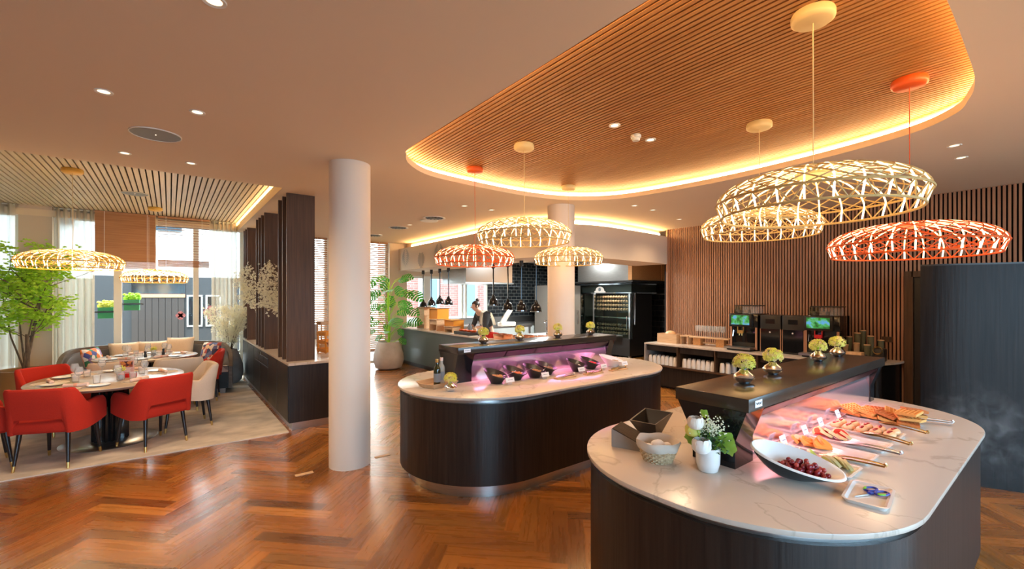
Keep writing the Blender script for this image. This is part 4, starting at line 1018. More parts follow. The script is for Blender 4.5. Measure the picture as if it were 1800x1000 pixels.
for x, y, rzz, lab in ((-.895, 6.415, dirz(.18, .44), 'red dining chair with its back to the camera, left front of the near round table'), (-.15, 6.53, dirz(-.235, .385), 'red dining chair with its back to the camera, right front of the near round table'),
                       (-1.52, 6.62, dirz(.9, .25), 'red dining chair cut off by the left edge of the photo'), (-1.10, 7.88, dirz(.58, -.62), 'red dining chair behind the near table, beside the bronze planter'),
                       (.40, 8.83, dirz(-.95, .15), 'red dining chair at the window table, in front of the curved sofa end')):
    place(RC, USED, (x, y, .010), rzz, lab, 'red dining chairs')
for x, y, rzz, lab in ((.17, 7.18, dirz(-.9, -.12), 'beige dining chair at the right side of the near round table'), (-.56, 8.30, dirz(.1, 1), 'beige dining chair at the window table, left of two with backs to the camera'), (.10, 8.24, dirz(-.05, 1), 'beige dining chair at the window table, right of two with backs to the camera')):
    place(BC, USED, (x, y, .010), rzz, lab, 'beige dining chairs')
# ------------------------------------------------------------------ tables
def table(x, y, rx, ry, lab, rz=0):
    t = thing('dining_table', lab, 'table', (x, y, .010), rz)
    MB().lathe([(0, 0), (.43, 0), (.44, .006), (.43, .014), (.2, .022), (0, .022)], 56).build('base_plate', 'steel', t)
    b = MB(); pts = []
    for i in range(72): a = 2 * PI * i / 72; r = .155 + .012 * math.cos(9 * a * 2); pts.append((r * math.cos(a), r * math.sin(a)))
    b.prism(pts, .02, .70).build('fluted_column', 'gloss', t, smooth=80)
    MB().lathe([(0, .70), (.96, .70), (1.0, .725), (1.0, .73), (.99, .735), (0, .735)], 72, sx=rx, sy=ry).build('tabletop', 'tabletop', t)
    return t
table(-.55, 7.0, .70, .82, 'near round dining table with grey wood top and black fluted column'); table(-.28, 9.16, .66, .60, 'far dining table by the curved sofa, with grey wood top')
TT = .745
# glasses, plates, napkins
def wineglass():
    t = thing('wine_glass', 'x', 'glass')
    MB().lathe([(.034, 0), (.033, .003), (.006, .006), (.004, .012), (.0038, .075), (.006, .082), (.026, .10), (.038, .125), (.040, .14), (.034, .165), (.030, .185), (.0285, .185), (.038, .14), (.030, .105), (0, .088)], 22, cap=False).build('bowl_and_stem', 'clearglass', t); return t
def tumbler():
    return tag(MB().lathe([(0, 0), (.028, 0), (.034, .085), (.032, .085), (.027, .006), (0, .006)], 22, cap=False).build('tumbler', 'clearglass'), 'x', 'glass')
def napkin():
    t = thing('rolled_napkin', 'x', 'napkin'); b = MB().tube([(-.11, 0, .018), (-.10, 0, .019), (-.02, 0, .017), (.02, 0, .017), (.10, 0, .020), (.11, 0, .019)], [.006, .019, .017, .017, .020, .007], 14); b.build('linen_roll', 'napkin', t)
    MB().tube([(-.014, 0, .018), (.014, 0, .018)], .019, 14, cap=False).build('paper_band', 'salmon', t); return t
def plate():
    return tag(MB().lathe([(0, 0), (.06, 0), (.095, .012), (.097, .014), (.060, .006), (0, .004)], 32, cap=False).build('side_plate', 'whitec'), 'x', 'plate')
def mat_(): return tag(MB().lathe([(0, 0), (.155, 0), (.156, .002), (0, .003)], 36).build('place_mat', 'linen'), 'x', 'place mat')
def cutlery(fork):
    b = MB()
    if fork:
        b.box((0, -.03, .003), (.006, .13, .002)); b.box((0, .045, .003), (.016, .02, .002))
        for k in (-1, 0, 1): b.box((k * .006, .07, .003), (.0025, .032, .002))
    else: b.box((0, -.05, .003), (.009, .09, .003)); b.prism([(-.006, -.005), (.006, -.005), (.007, .07), (0, .10), (-.006, .085)], .002, .004)
    return tag(b.build('fork' if fork else 'knife', 'chrome', smooth=0), 'x', 'fork' if fork else 'knife')
wg, tu, na, pl_, mt_, fo, kn = wineglass(), tumbler(), napkin(), plate(), mat_(), cutlery(True), cutlery(False)
def setting(cx, cy, rx, ry, ang, where, g):
    a = math.radians(ang); ux, uy = math.cos(a), math.sin(a); k = .70; X0, Y0 = cx + ux * rx * k, cy + uy * ry * k; rz_ = a + PI / 2   # local y looks inwards
    def loc(dx, dy, z=TT): return (X0 - uy * dx - ux * dy, Y0 + ux * dx - uy * dy, z)
    place(mt_, USED, loc(0, 0), rz_, 'round grey place mat ' + where, 'place mats ' + g); place(pl_, USED, loc(.19, .03, TT + .0), rz_, 'small white side plate ' + where, 'side plates ' + g)
    place(na, USED, loc(0, 0, TT + .004), rz_ + .2, 'blush napkin roll ' + where, 'napkins ' + g)
    place(fo, USED, loc(-.12, -.01, TT + .003), rz_, 'steel fork ' + where, 'forks ' + g); place(kn, USED, loc(.12, -.01, TT + .003), rz_, 'steel knife ' + where, 'knives ' + g)
    place(wg, USED, loc(-.10, .19), rz_, 'stemmed wine glass ' + where, 'wine glasses ' + g); place(tu, USED, loc(.06, .20), rz_, 'short water tumbler ' + where, 'tumblers ' + g)
for a, w in ((-118, 'in front of the left red chair at the near table'), (-55, 'in front of the right red chair at the near table'), (185, 'at the left end of the near table'), (128, 'in front of the red chair behind the near table'), (70, 'at the back of the near table'), (8, 'in front of the beige chair at the near table')): setting(-.55, 7.0, .70, .82, a, w, 'on the near table')
for a, w in ((-120, 'before the left beige chair at the window table'), (-68, 'before the right beige chair at the window table'), (180, 'at the left end of the window table'), (110, 'on the sofa side of the window table, left'), (62, 'on the sofa side of the window table, right'), (0, 'before the red chair at the window table')): setting(-.28, 9.16, .66, .60, a, w, 'on the window table')
def jar(x, y, lab, fm):
    t = thing('flower_jar', lab, 'vase', (x, y, TT)); MB().lathe([(0, 0), (.032, 0), (.036, .01), (.036, .07), (.026, .09), (.03, .10), (.028, .10), (.024, .088), (.033, .068), (.033, .01), (0, .005)], 24, cap=False).build('glass', 'clearglass', t)
    b = MB(); r = random.Random(1)
    for i in range(50): b.ico((r.gauss(0, .022), r.gauss(0, .022), .125 + r.gauss(0, .014)), (.011, .011, .008), 1)
    b.build('flowers', fm, t, smooth=0); b = MB(); b.ell((0, 0, .035), (.026, .026, .028), 12, 8); b.build('pebbles', 'taupepot', t)
jar(-.44, 6.72, 'glass jar of yellow flowers in the middle of the near table', 'hydr'); jar(-.20, 9.05, 'glass jar of yellow flowers on the window table', 'hydr')
t = thing('menu_stand', 'upright menu card in a red holder behind the flower jar on the near table', 'menu', (-.40, 6.92, TT), dirz(-.5, -1) + PI)
MB().box((0, 0, .10), (.15, .006, .20)).build('card', mat('menu pink', (.62, .35, .3), .6), t, smooth=0); MB().box((0, -.004, .155), (.125, .003, .065)).build('photo_panel', patch_mat('menu photo', [(.3, .05, .02), (.08, .02, .02), (.6, .2, .05)], 40), t, smooth=0)
MB().prism([(-.085, -.03), (.085, -.03), (.085, .04), (-.085, .04)], 0, .045).build('holder', 'redlid', t, smooth=0)
m = MB(); [m.box((0, -.004, .10 - k * .014), (.09 - .02 * (k % 2), .002, .004)) for k in range(3)]; m.build('text_lines', 'paper', t, smooth=0)
for x, y, lab in ((-.08, 9.22, 'small pepper mill on the window table'), (-.30, 9.0, 'small dark bottle beside the flower jar on the window table')):
    tag(MB().lathe([(0, 0), (.02, 0), (.022, .03), (.014, .06), (.02, .08), (.012, .10), (0, .105)], 18).build('pepper_mill' if 'mill' in lab else 'small_bottle', 'black', loc=(x, y, TT)), lab, 'pepper mill' if 'mill' in lab else 'bottle')
# ------------------------------------------------------------------ curved sofa
def sofa():
    cx, cy, R_ = -.22, 9.42, 1.12; t = thing('curved_sofa', 'curved banquette sofa with smoked wood shell, wrapping the window table', 'sofa', (cx, cy, .010))
    n = 60; a0, a1 = math.radians(-12), math.radians(197)
    def arc(r, z, f=None): return [(r * math.cos(a0 + (a1 - a0) * i / n), r * math.sin(a0 + (a1 - a0) * i / n), z(i / n) if callable(z) else z) for i in range(n + 1)]
    def top(u): s = min(1, min(u, 1 - u) / .22); s = math.sin(s * PI / 2) ** .8; return .46 + .39 * s
    def sweep(prof):  # prof: list of (r, z)
        rows = [arc(r, z) for r, z in prof]; b = MB(); rows.append(rows[0]); b.grid(rows)
        b.f([b.v(r[0]) for r in rows[:-1]]); b.f([b.v(r[-1]) for r in rows[:-1]][::-1]); bmesh.ops.remove_doubles(b.bm, verts=b.bm.verts, dist=1e-5); return b
    sweep([(R_, .08), (R_, top), (R_ - .055, top), (R_ - .055, .08)]).build('wooden_shell', 'sofaw', t, smooth=40)
    sweep([(R_ - .06, .08), (R_ - .06, .36), (R_ - .56, .36), (R_ - .56, .08)]).build('seat_base', 'black', t, smooth=40)
    sweep([(R_ - .10, 0), (R_ - .10, .08), (R_ - .5, .08), (R_ - .5, 0)]).build('plinth', 'taupepot', t, smooth=40)
    sweep([(R_ - .065, .365), (R_ - .065, .46), (R_ - .10, .475), (R_ - .54, .475), (R_ - .575, .455), (R_ - .575, .37)]).build('seat_cushion', 'beigefab', t, smooth=50)
    def bt(u): return top(u) - .06
    sweep([(R_ - .06, .47), (R_ - .06, bt), (R_ - .10, bt), (R_ - .16, .50), (R_ - .16, .47)]).build('back_upholstery', mat('smoke grey leather', (.10, .085, .075), .5), t, smooth=50)
sofa()
def cushion(x, y, z, w, h, rz, m, lab, pitch=-.3, d=.13):
    b = MB(); n = 14; rows = []
    for s in (1, -1):
        for i in range(n + 1):
            row = []
            for j in range(n + 1):
                u, v_ = 2 * i / n - 1, 2 * j / n - 1; e = max(0, (1 - u ** 4) * (1 - v_ ** 4)); pin = 1 - .07 * (1 - u * u) * 0 ; 
                row.append((u * w / 2 * (1 - .06 * (1 - v_ * v_)), s * d / 2 * e ** .6, v_ * h / 2 * (1 - .06 * (1 - u * u))))
            rows.append(row)
        b.grid(rows); rows = []
    bmesh.ops.remove_doubles(b.bm, verts=b.bm.verts, dist=1e-4)
    o = b.build('cushion', m, loc=(x, y, z), smooth=80); o.rotation_euler = (pitch, 0, rz); tag(o, lab, 'cushion')
cushion(-.60, 10.14, .70, .44, .42, .25, 'cushion', 'sand coloured cushion on the sofa back, left of three')
cushion(-.22, 10.17, .70, .46, .42, -.02, 'cushion', 'sand coloured cushion on the sofa back, middle of three')
cushion(.15, 10.10, .74, .42, .46, -.22, 'cushion', 'sand coloured cushion on the sofa back, right of three', -.42)
cushion(-.95, 9.60, .68, .42, .42, 1.15, 'patt', 'brightly patterned orange and green cushion at the left of the sofa')
cushion(.58, 9.66, .68, .40, .40, -.9, 'patt2', 'dark geometric print cushion at the right end of the sofa')
# ------------------------------------------------------------------ plants
def leafblade(b, p, d, L_, w, nrm=None):
    d = d.normalized(); s = d.cross(nrm or Vector((0, 0, 1)));
    if s.length < .01: s = Vector((1, 0, 0))
    s.normalize(); n2 = s.cross(d)
    b.quad(p, p + d * L_ * .45 + s * w, p + d * L_ - n2 * L_ * .1, p + d * L_ * .45 - s * w)
def maple():
    t = thing('potted_tree', 'slender green leafed tree in a bronze planter at the left window', 'potted tree', (-1.76, 10.08, .010))
    MB().lathe([(0, 0), (.31, 0), (.33, .02), (.335, .56), (.31, .56), (.30, .50), (0, .50)], 48).build('planter', 'bronzepot', t)
    MB().lathe([(0, .505), (.30, .505)], 30, cap=False).build('soil', 'soil', t)
    r = random.Random(21); br = MB(); lf = MB(); tips = []
    def grow(p, d, L_, rad, lev):
        pts = [p]; n = 5
        for i in range(n):
            d = (d + Vector((r.uniform(-.16, .16), r.uniform(-.16, .16), r.uniform(-.05, .10)))).normalized(); p = p + d * L_ / n; pts.append(p)
        br.tube(pts, [rad * (1 - .55 * i / n) for i in range(n + 1)], 6)
        if lev < 3:
            for k in range((6, 3, 2)[lev]):
                q = pts[r.randint(2 if lev == 0 else 1, n)]; a = r.uniform(0, 2 * PI); up = (.55, .35, .2)[lev]
                d2 = Vector((math.cos(a), math.sin(a) * .6, up + r.uniform(-.2, .4))).normalized(); grow(q, d2, L_ * r.uniform(.34, .52), rad * .42, lev + 1)
        if lev >= 2: tips.extend(pts[1:])
    for k in range(4): grow(Vector((r.uniform(-.05, .05), r.uniform(-.05, .05), .5)), Vector((r.uniform(-.22, .22), r.uniform(-.15, .15), 1)), r.uniform(1.15, 1.5), .028 if k == 0 else .014, 0)
    br.tube([(0, 0, .5), (.01, 0, .8), (.0, .01, 1.1)], [.032, .028, .02], 10)
    br.build('trunk', 'bark', t, smooth=60)
    for p in tips:
        if p.y > .38 or Vector((p.x, p.y)).length > .62 or r.random() < .3: continue
        for k in range(4):
            q = p + Vector((r.gauss(0, .055), r.gauss(0, .05), r.gauss(0, .045))); a = r.uniform(0, 2 * PI); d = Vector((math.cos(a), math.sin(a), r.uniform(-.5, .2)))
            for da in (-.9, 0, .9):
                c, s = math.cos(a + da), math.sin(a + da); leafblade(lf, q, Vector((c, s, -.25)), .062 * (1 if da == 0 else .75), .014, Vector((r.uniform(-.5, .5), -1, r.uniform(-.2, .8))))
    lf.build('leaves', 'green', t, smooth=0)
maple()
def blossom_spray(t, pts, r, n, spread, mt='blossom'):
    b = MB()
    for p in pts:
        for k in range(n):
            c = Vector(p) + Vector((r.gauss(0, spread), r.gauss(0, spread), r.gauss(0, spread)))
            a = r.uniform(0, PI); nn = Vector((r.uniform(-1, 1), r.uniform(-1, 1), r.uniform(-.3, 1))).normalized(); u = nn.orthogonal().normalized(); w = nn.cross(u); s = r.uniform(.012, .020)
            for q in range(4):
                d = u * math.cos(a + q * PI / 2) + w * math.sin(a + q * PI / 2); e = nn.cross(d); b.quad(c, c + (d + e * .6) * s * .7, c + d * s * 1.3 + nn * .003, c + (d - e * .6) * s * .7)
    b.build('blossoms', mt, t, smooth=0)
def blossom_vase(x, y):
    t = thing('flower_arrangement', 'tall grey floor vase of creamy blossom branches right of the sofa', 'flower arrangement', (x, y, .010)); r = random.Random(8)
    MB().lathe([(0, 0), (.16, 0), (.22, .06), (.25, .2), (.24, .36), (.17, .58), (.13, .66), (.115, .66), (.15, .55), (0, .4)], 40, cap=False).build('floor_vase', 'taupepot', t)
    br = MB(); pts = []
    for k in range(16):
        a = r.uniform(0, 2 * PI); q = Vector((0, 0, .5)); d = Vector((math.cos(a) * .26, math.sin(a) * .16 - .02, 1)).normalized(); line = [q]
        for i in range(8): d = (d + Vector((r.uniform(-.1, .1), r.uniform(-.08, .06), 0))).normalized(); q = q + d * .12; line.append(q)
        br.tube(line, [.006 * (1 - i / 10) for i in range(9)], 5); pts += [p for p in line[3:]]
        for p in line[4:]: pts.append(p + Vector((r.uniform(-.08, .08), r.uniform(-.07, .07), r.uniform(-.02, .07))))
    br.build('branches', 'bark', t); blossom_spray(t, pts, r, 17, .036)
blossom_vase(.92, 10.26)
def divider_blossom(x, y, lab, seed, spots):
    t = thing('flower_arrangement', lab, 'flower arrangement', (x, y, .855)); r = random.Random(seed)
    MB().lathe([(0, 0), (.06, 0), (.08, .08), (.07, .22), (.035, .30), (.04, .32), (.03, .31), (.06, .2), (0, .05)], 28, cap=False).build('vase', 'whitec', t); br = MB(); pts = []
    for (dx, dz) in spots:
        line = [Vector((0, 0, .25))]; tgt = Vector((dx, r.uniform(-.12, .12), dz))
        for i in range(1, 8): u = i / 7; line.append(Vector((tgt.x * u ** 1.3, tgt.y * u, .25 + (tgt.z - .25) * u + .06 * math.sin(PI * u))))
        br.tube(line, [.006 * (1 - i / 10) for i in range(8)], 5); pts += line[4:] + [line[7] + Vector((-.02, 0, -.05))]
    br.build('branches', 'bark', t); blossom_spray(t, pts, r, 34, .040)
divider_blossom(1.42, 9.35, 'white blossom branches leaning out between the far and middle divider fins', 3, [(-.40, 1.25), (-.34, 1.05), (-.36, .85), (-.26, 1.35), (-.42, 1.12)])
divider_blossom(1.42, 7.4, 'white blossom branches leaning out between the middle and near divider fins', 5, [(-.30, 1.15), (-.26, .90), (-.34, 1.0), (-.30, .78), (-.24, 1.3)])
# ------------------------------------------------------------------ divider cabinet with fins
def divider():
    t = thing('divider_cabinet', 'long low dark cabinet with pale stone top separating dining area and buffet', 'cabinet', (1.7, 8.3, 0)); X0, X1, Y0, Y1 = -.52, .66, -2.2, 2.27
    def outl(i): return [(X0 + i, Y0 + i), (X1 - .35, Y0 + i), (X1 - .12 - i, Y0 + .12 + i), (X1 - i, Y0 + .4), (X1 - i, Y1), (X0 + i, Y1)]
    MB().prism(outl(.05), 0, .10).build('plinth', 'steel', t, smooth=0)
    MB().prism(outl(.01), .10, .825).build('body', 'veneer', t, smooth=0)
    MB().prism(outl(-.0), .825, .855).build('stone_top', 'marble', t, smooth=0)
    for k in range(6): MB().box((X0 + .008, Y0 + .4 + k * .72, .46), (.012, .70, .70)).build('door', 'veneer', t, smooth=0)
    v = MB()
    for k in range(3): v.box((X0 - .001, -.55 + k * .42, .70), (.012, .38, .10))
    v.box((X0 - .001, -.12, .61), (.012, 1.25, .02)); v.build('air_grille', 'black', t, smooth=0)
    bx = MB(); bx.box((X1 - .28, 1.0, 1.0), (.5, .05, .30)); bx.build('rear_screen', 'taupepot', t, smooth=0)
divider()
for i, (y, lab) in enumerate(((6.30, 'nearest tall brown divider fin'), (6.57, 'second tall divider fin from the camera, in the near group'), (6.85, 'third tall divider fin from the camera, in the near group'), (8.0, 'first fin of the middle group of divider fins'), (8.3, 'second fin of the middle group of divider fins'),
                              (8.58, 'third fin of the middle group of divider fins'), (8.84, 'last fin of the middle group of divider fins'), (9.97, 'first fin of the far group of divider fins'), (10.25, 'second fin of the far group of divider fins'), (10.5, 'last fin of the far group by the window'))):
    tag(MB().box((0, 0, (CZ - .857) / 2), (.34, .04, CZ - .857)).build('divider_fin', 'brownven', loc=(1.365, y, .856), smooth=0), lab, 'partition fin', 'tall fins on the divider cabinet')
t = thing('fruit_bowl', 'wicker bowl of green apples on a glass foot, on the divider end', 'fruit bowl', (1.86, 6.42, .856))
MB().lathe([(0, 0), (.07, 0), (.07, .004), (.06, .10), (.058, .10), (.066, .006), (0, .006)], 28, cap=False).build('glass_foot', 'clearglass', t)
b = MB(); [b.tube([((.07 + z * .65) * math.cos(2 * PI * i / 30), (.07 + z * .65) * math.sin(2 * PI * i / 30), .10 + z) for i in range(30)], .006, 5, closed=True) for z in [k * .011 for k in range(10)]]; b.lathe([(0, .10), (.07, .10)], 20, cap=False); b.build('wicker_body', mat('orange wicker', (.55, .2, .06), .6), t)
ap = MB().lathe([(0, .004), (.012, 0), (.028, .010), (.034, .03), (.028, .052), (.012, .058), (0, .052)], 18).build('apple', 'lime'); tag(ap, 'x', 'apple')
for i, (dx, dy, dz) in enumerate(((-.05, -.03, .17), (.04, -.05, .17), (0, .04, .175), (-.07, .04, .18), (.075, .03, .18), (-.02, -.08, .185), (0, -.01, .225), (.045, .01, .225), (-.04, .0, .22))): place(ap, USED, (1.86 + dx, 6.42 + dy, .856 + dz), i, 'green apple in the wicker fruit bowl', 'green apples in the bowl')
def crate(x, y, z, rz, m, lab, w=.3, d=.2, h=.26, n=3):
    t = thing('wooden_crate', lab, 'crate', (x, y, z), rz); 
    for sx in (-1, 1):
        for sy in (-1, 1): MB().box((sx * (w / 2 - .01), sy * (d / 2 - .01), h / 2), (.02, .02, h)).build('corner_post', m, t, smooth=0)
    for k in range(n):
        zz = .04 + k * (h - .05) / max(1, n - 1)
        for sy in (-1, 1): MB().box((0, sy * (d / 2 + .004), zz), (w, .008, .05)).build('slat', m, t, smooth=0)
        for sx in (-1, 1): MB().box((sx * (w / 2 + .004), 0, zz), (.008, d, .05)).build('slat', m, t, smooth=0)
crate(1.96, 7.0, .856, .2, 'orangebox', 'orange brown slatted wooden crate behind the green apples', .34, .26, .30)
crate(2.1, 7.6, .856, 0, 'palewood', 'pale wooden crate farther back on the divider cabinet', .36, .26, .42)
# ------------------------------------------------------------------ monstera
def monstera():
    t = thing('potted_monstera', 'tall monstera plant in a rounded concrete pot by the window corner', 'potted plant', (4.08, 10.0, 0)); r = random.Random(4)
    MB().lathe([(0, 0), (.22, 0), (.30, .04), (.35, .20), (.34, .34), (.27, .60), (.25, .64), (.235, .64), (.25, .58), (0, .55)], 44, cap=False).build('pot', 'concrete', t)
    MB().lathe([(0, .57), (.24, .57)], 24, cap=False).build('soil', 'soil', t)
    st = MB(); st.tube([(0, 0, .55), (.02, 0, 1.1), (-.02, .02, 1.6), (.02, 0, 2.05)], [.03, .028, .022, .012], 8)
    lv = []
    rt = Vector((.79, -.61, 0)); bk = Vector((.61, .79, 0))
    for i in range(30):
        z = .75 + 1.42 * i / 29; a = i * 2.4; sp = .30 + .16 * math.sin(PI * min(1, (z - .7) / 1.3)); side = math.cos(a); dep = math.sin(a)
        c = rt * side * sp * r.uniform(.75, 1.1) + bk * dep * .22 + Vector((0, 0, z + r.uniform(-.05, .08))); sz = r.uniform(.13, .19) if z > 1.1 else r.uniform(.08, .12); lv.append((c, side, dep, sz))
    lv.append((rt * .52 + Vector((0, 0, 1.82)), 1.2, -.4, .18))
    for c, side, dep, sz in lv:
        st.tube([(0, 0, max(.6, c.z - .35)), (c.x * .5, c.y * .5, c.z - .08), c], .006, 5)
    st.build('stems', 'green', t)
    for k, (c, side, dep, sz) in enumerate(lv):
        b = MB(); d = (rt * side * .8 + bk * (dep * .4 - .35) + Vector((0, 0, -.55 + .3 * (k % 3)))).normalized(); nrm = (Vector((0, 0, .8)) - bk * .9 + rt * side * .2); s = d.cross(nrm).normalized(); n2 = s.cross(d).normalized()
        mid = lambda u: c + d * sz * 2 * u - n2 * sz * .5 * u * u
        for sg in (-1, 1):
            for j in range(6):
                u0 = j / 6; u1 = u0 + .125; w0 = math.sin(PI * (u0 * .85 + .16)); w1 = math.sin(PI * min(1, u1 * .85 + .16))
                A, B_ = mid(u0), mid(u1); fw = d * sz * .22
                p0 = A + s * sg * sz * .95 * w0 + fw - n2 * sz * .10 + d * (-.25 * sz if j == 0 else 0); p1 = B_ + s * sg * sz * .95 * w1 + fw - n2 * sz * .10
                b.quad(A, B_, p1, p0)
        b.build('leaf', 'monst', t, smooth=0)
monstera()
e = MB().lathe([(0, 0), (.07, 0), (.075, .02), (.075, .42), (.03, .5), (.03, .56), (0, .56)], 24).build('fire_extinguisher', 'towelred', loc=(3.62, 10.35, 0)); tag(e, 'red cylinder standing left of the concrete monstera pot', 'fire extinguisher')
# ------------------------------------------------------------------ curtains and blinds
def curtain(x0, x1, y, lab, m='curtain', wv=9, amp=.05, z0=.02, z1=3.2, base_y=None):
    t = thing('curtain', lab, 'curtain', ((x0 + x1) / 2, y, 0)); rows = []; n = int((x1 - x0) * 70)
    for z in (z0, .8, 1.6, 2.4, z1): rows.append([((x0 - x1) / 2 + (x1 - x0) * i / n, amp * math.sin(wv * 2 * PI * i / n + .3 * z) + .4 * amp * math.sin(wv * 5.1 * i / n + z * .5), z) for i in range(n + 1)])
    MB().grid(rows).build('cloth', m, t, smooth=80); MB().tube([((x0 - x1) / 2, 0, 3.19), ((x1 - x0) / 2, 0, 3.19)], .012, 6).build('rail', 'frame', t)
curtain(-2.8, -1.98, 10.58, 'sheer curtain at the far left edge behind the tree', wv=7)
curtain(-1.54, -1.04, 10.60, 'sheer curtain between the bronze planter and the brown blind', wv=6)
curtain(.66, 1.10, 10.60, 'sheer curtain behind the creamy blossom vase', wv=6)
def blind(x0, x1, z0, z1, y, lab, tilt_, rail, pitch=.05):
    t = thing('window_blind', lab, 'blind', ((x0 + x1) / 2, y, z1)); b = MB(); z = -.03; w = x1 - x0
    while z > z0 - z1 + rail: b.box((0, 0, z), (w, .048, .003), rot=RX(tilt_)); z -= pitch
    b.build('slats', 'blindwood', t, smooth=0)
    MB().box((0, 0, -.012), (w, .05, .03)).build('head_rail', 'blindwood', t, smooth=0)
    k = MB(); n = max(1, int(rail / .02))
    for i in range(n): k.box((0, 0, z0 - z1 + .01 + i * rail / n), (w, .052, rail / n * .8))
    k.build('bottom_rail', 'blindwood', t, smooth=0)
    c = MB()
    for q in (-.35, .35): c.tube([(q * w, -.028, 0), (q * w, -.028, z0 - z1)], .003, 4)
    c.build('cords', 'paper', t)
blind(-1.03, -.20, 2.20, 3.2, 10.55, 'closed brown blind over the left window pane', 1.35, .14, .043)
blind(-.17, .62, 2.26, 3.2, 10.55, 'open slatted blind letting light through, right of the closed brown one', -.1, .13)
blind(1.46, 2.86, .35, 3.04, 10.62, 'tall slatted blind seen between divider fins and the near column', .62, .05)
blind(2.92, 4.30, .35, 3.04, 10.62, 'tall slatted blind behind the monstera', .62, .05)
c = MB(); [c.ico((0, 0, -.02 * i), (.006, .006, .006), 1) for i in range(48)]; tag(c.build('bead_cord', 'paper', loc=(-.30, 10.5, 3.15)), 'white bead cord hanging in front of the closed brown blind', 'cord', kind='stuff')
# ------------------------------------------------------------------ kitchen counter following the bulkhead
KZ = .92
KP = [(4.64, 10.6), (4.64, 9), (4.64, 7.6), (4.62, 6.6), (4.70, 5.97), (4.90, 5.54), (5.27, 5.22), (5.75, 5.10)]
KP = [(p.x, p.y) for p in smoothpath(KP, 6)]
t = thing('kitchen_counter', 'long curved grey green kitchen counter with pale top behind the buffet', 'counter', (0, 0, 0))
band(path_off(KP, .07), path_off(KP, .74), 0, .10).build('plinth', 'black', t, smooth=30)
band(path_off(KP, .03), path_off(KP, .76), .10, KZ - .03).build('front_panel', mat('grey green laminate', (.075, .095, .085), .28), t, smooth=30)
band(KP, path_off(KP, .80), KZ - .03, KZ).build('counter_top', 'marble', t, smooth=30)
def arch_box(x, y, w, h, d, m, lab, gap=.45):
    t = thing('bread_stand', lab, 'display stand', (x, y, KZ), PI / 2)
    MB().box((0, 0, h * (1 - gap / 2) - .013), (w - .05, d - .012, h * gap - .02)).build('panel', m, t, smooth=0)
    MB().box((0, 0, h - .006), (w, d * 1.2, .012)).build('shelf_top', m, t, smooth=0)
    for s in (-1, 1): MB().box((s * (w / 2 - .012), 0, h / 2), (.024, d, h)).build('leg', m, t, smooth=0)
arch_box(5.02, 9.95, .40, .52, .30, 'palewood', 'pale wooden riser box, leftmost on the kitchen counter', .8)
arch_box(5.02, 9.28, .40, .50, .30, 'orangebox', 'tall orange wooden riser box on the kitchen counter', .7)
arch_box(4.86, 9.05, .36, .26, .24, 'palewood', 'low pale arched riser in front of the orange box')
arch_box(5.02, 8.58, .40, .26, .26, 'orangebox', 'low orange riser box, right of the tall orange one', .6)
arch_box(4.88, 8.42, .36, .13, .20, 'palewood', 'small pale riser in front of the low orange box')
def flask(x, y, m, h, r, lab, nm='jar'):
    tag(MB().lathe([(0, 0), (r, 0), (r, h * .7), (r * .5, h * .85), (r * .5, h), (0, h)], 18).build(nm, m, loc=(x, y, KZ)), lab, nm)
flask(5.1, 8.05, 'lightgrey', .20, .05, 'grey carton beside the risers on the kitchen counter'); flask(5.1, 7.85, 'ochre', .14, .04, 'small brown jar beside the grey carton on the kitchen counter')
tag(MB().box((0, 0, .03), (.34, .62, .06)).build('egg_tray', 'blackc', loc=(4.86, 7.72, KZ), smooth=0), 'dark tray of small red dishes on the kitchen counter', 'tray')
for k in range(4):
    d = MB().lathe([(0, 0), (.05, 0), (.065, .03), (.058, .03), (.045, .008), (0, .008)], 20, cap=False).build('sauce_dish', 'orangel', loc=(4.84, 7.50 + k * .15, KZ + .06)); tag(d, 'small red rimmed dish in the dark tray on the kitchen counter', 'dish', 'red dishes in the dark tray')
flask(4.80, 7.22, 'chrome', .16, .045, 'steel shaker left of the red roasting dish', 'shaker')
def roaster(x, y, m, lab, rz=PI / 2, w=.36, lid=None):
    t = thing('serving_pan', lab, 'serving pan', (x, y, KZ), rz)
    o = stadium(-w / 2, w / 2, -.12, .12, 6, 0, .05); i_ = stadium(-w / 2, w / 2, -.12, .12, 6, .012, .05); b = MB(); R_ = [[b.v((*p, z)) for p in q] for q, z in ((stadium(-w / 2, w / 2, -.12, .12, 6, .015, .05), 0), (o, .09), (i_, .09), (i_, .03))]; n = len(o)
    for A, B_ in zip(R_, R_[1:]):
        for k in range(n): b.f([A[k], A[(k + 1) % n], B_[(k + 1) % n], B_[k]])
    b.f(R_[0]); b.f(R_[-1]); b.build('pan_body', m, t)
    for s in (-1, 1): MB().tube([(s * w / 2, -.03, .075), (s * (w / 2 + .03), -.03, .08), (s * (w / 2 + .03), .03, .08), (s * w / 2, .03, .075)], .006, 6).build('handle', m, t)
    MB().prism(stadium(-w / 2, w / 2, -.12, .12, 6, .014, .05), .03, .065).build('food', 'meat', t)
roaster(4.83, 6.95, 'redlid', 'red enamel roasting dish on the kitchen counter'); roaster(4.83, 6.50, 'copper', 'first copper serving pan right of the red dish'); roaster(4.95, 6.05, 'copper', 'second copper serving pan at the curve of the counter', 1.9); roaster(5.22, 5.72, 'copper', 'third copper serving pan nearest the far column', 2.3)
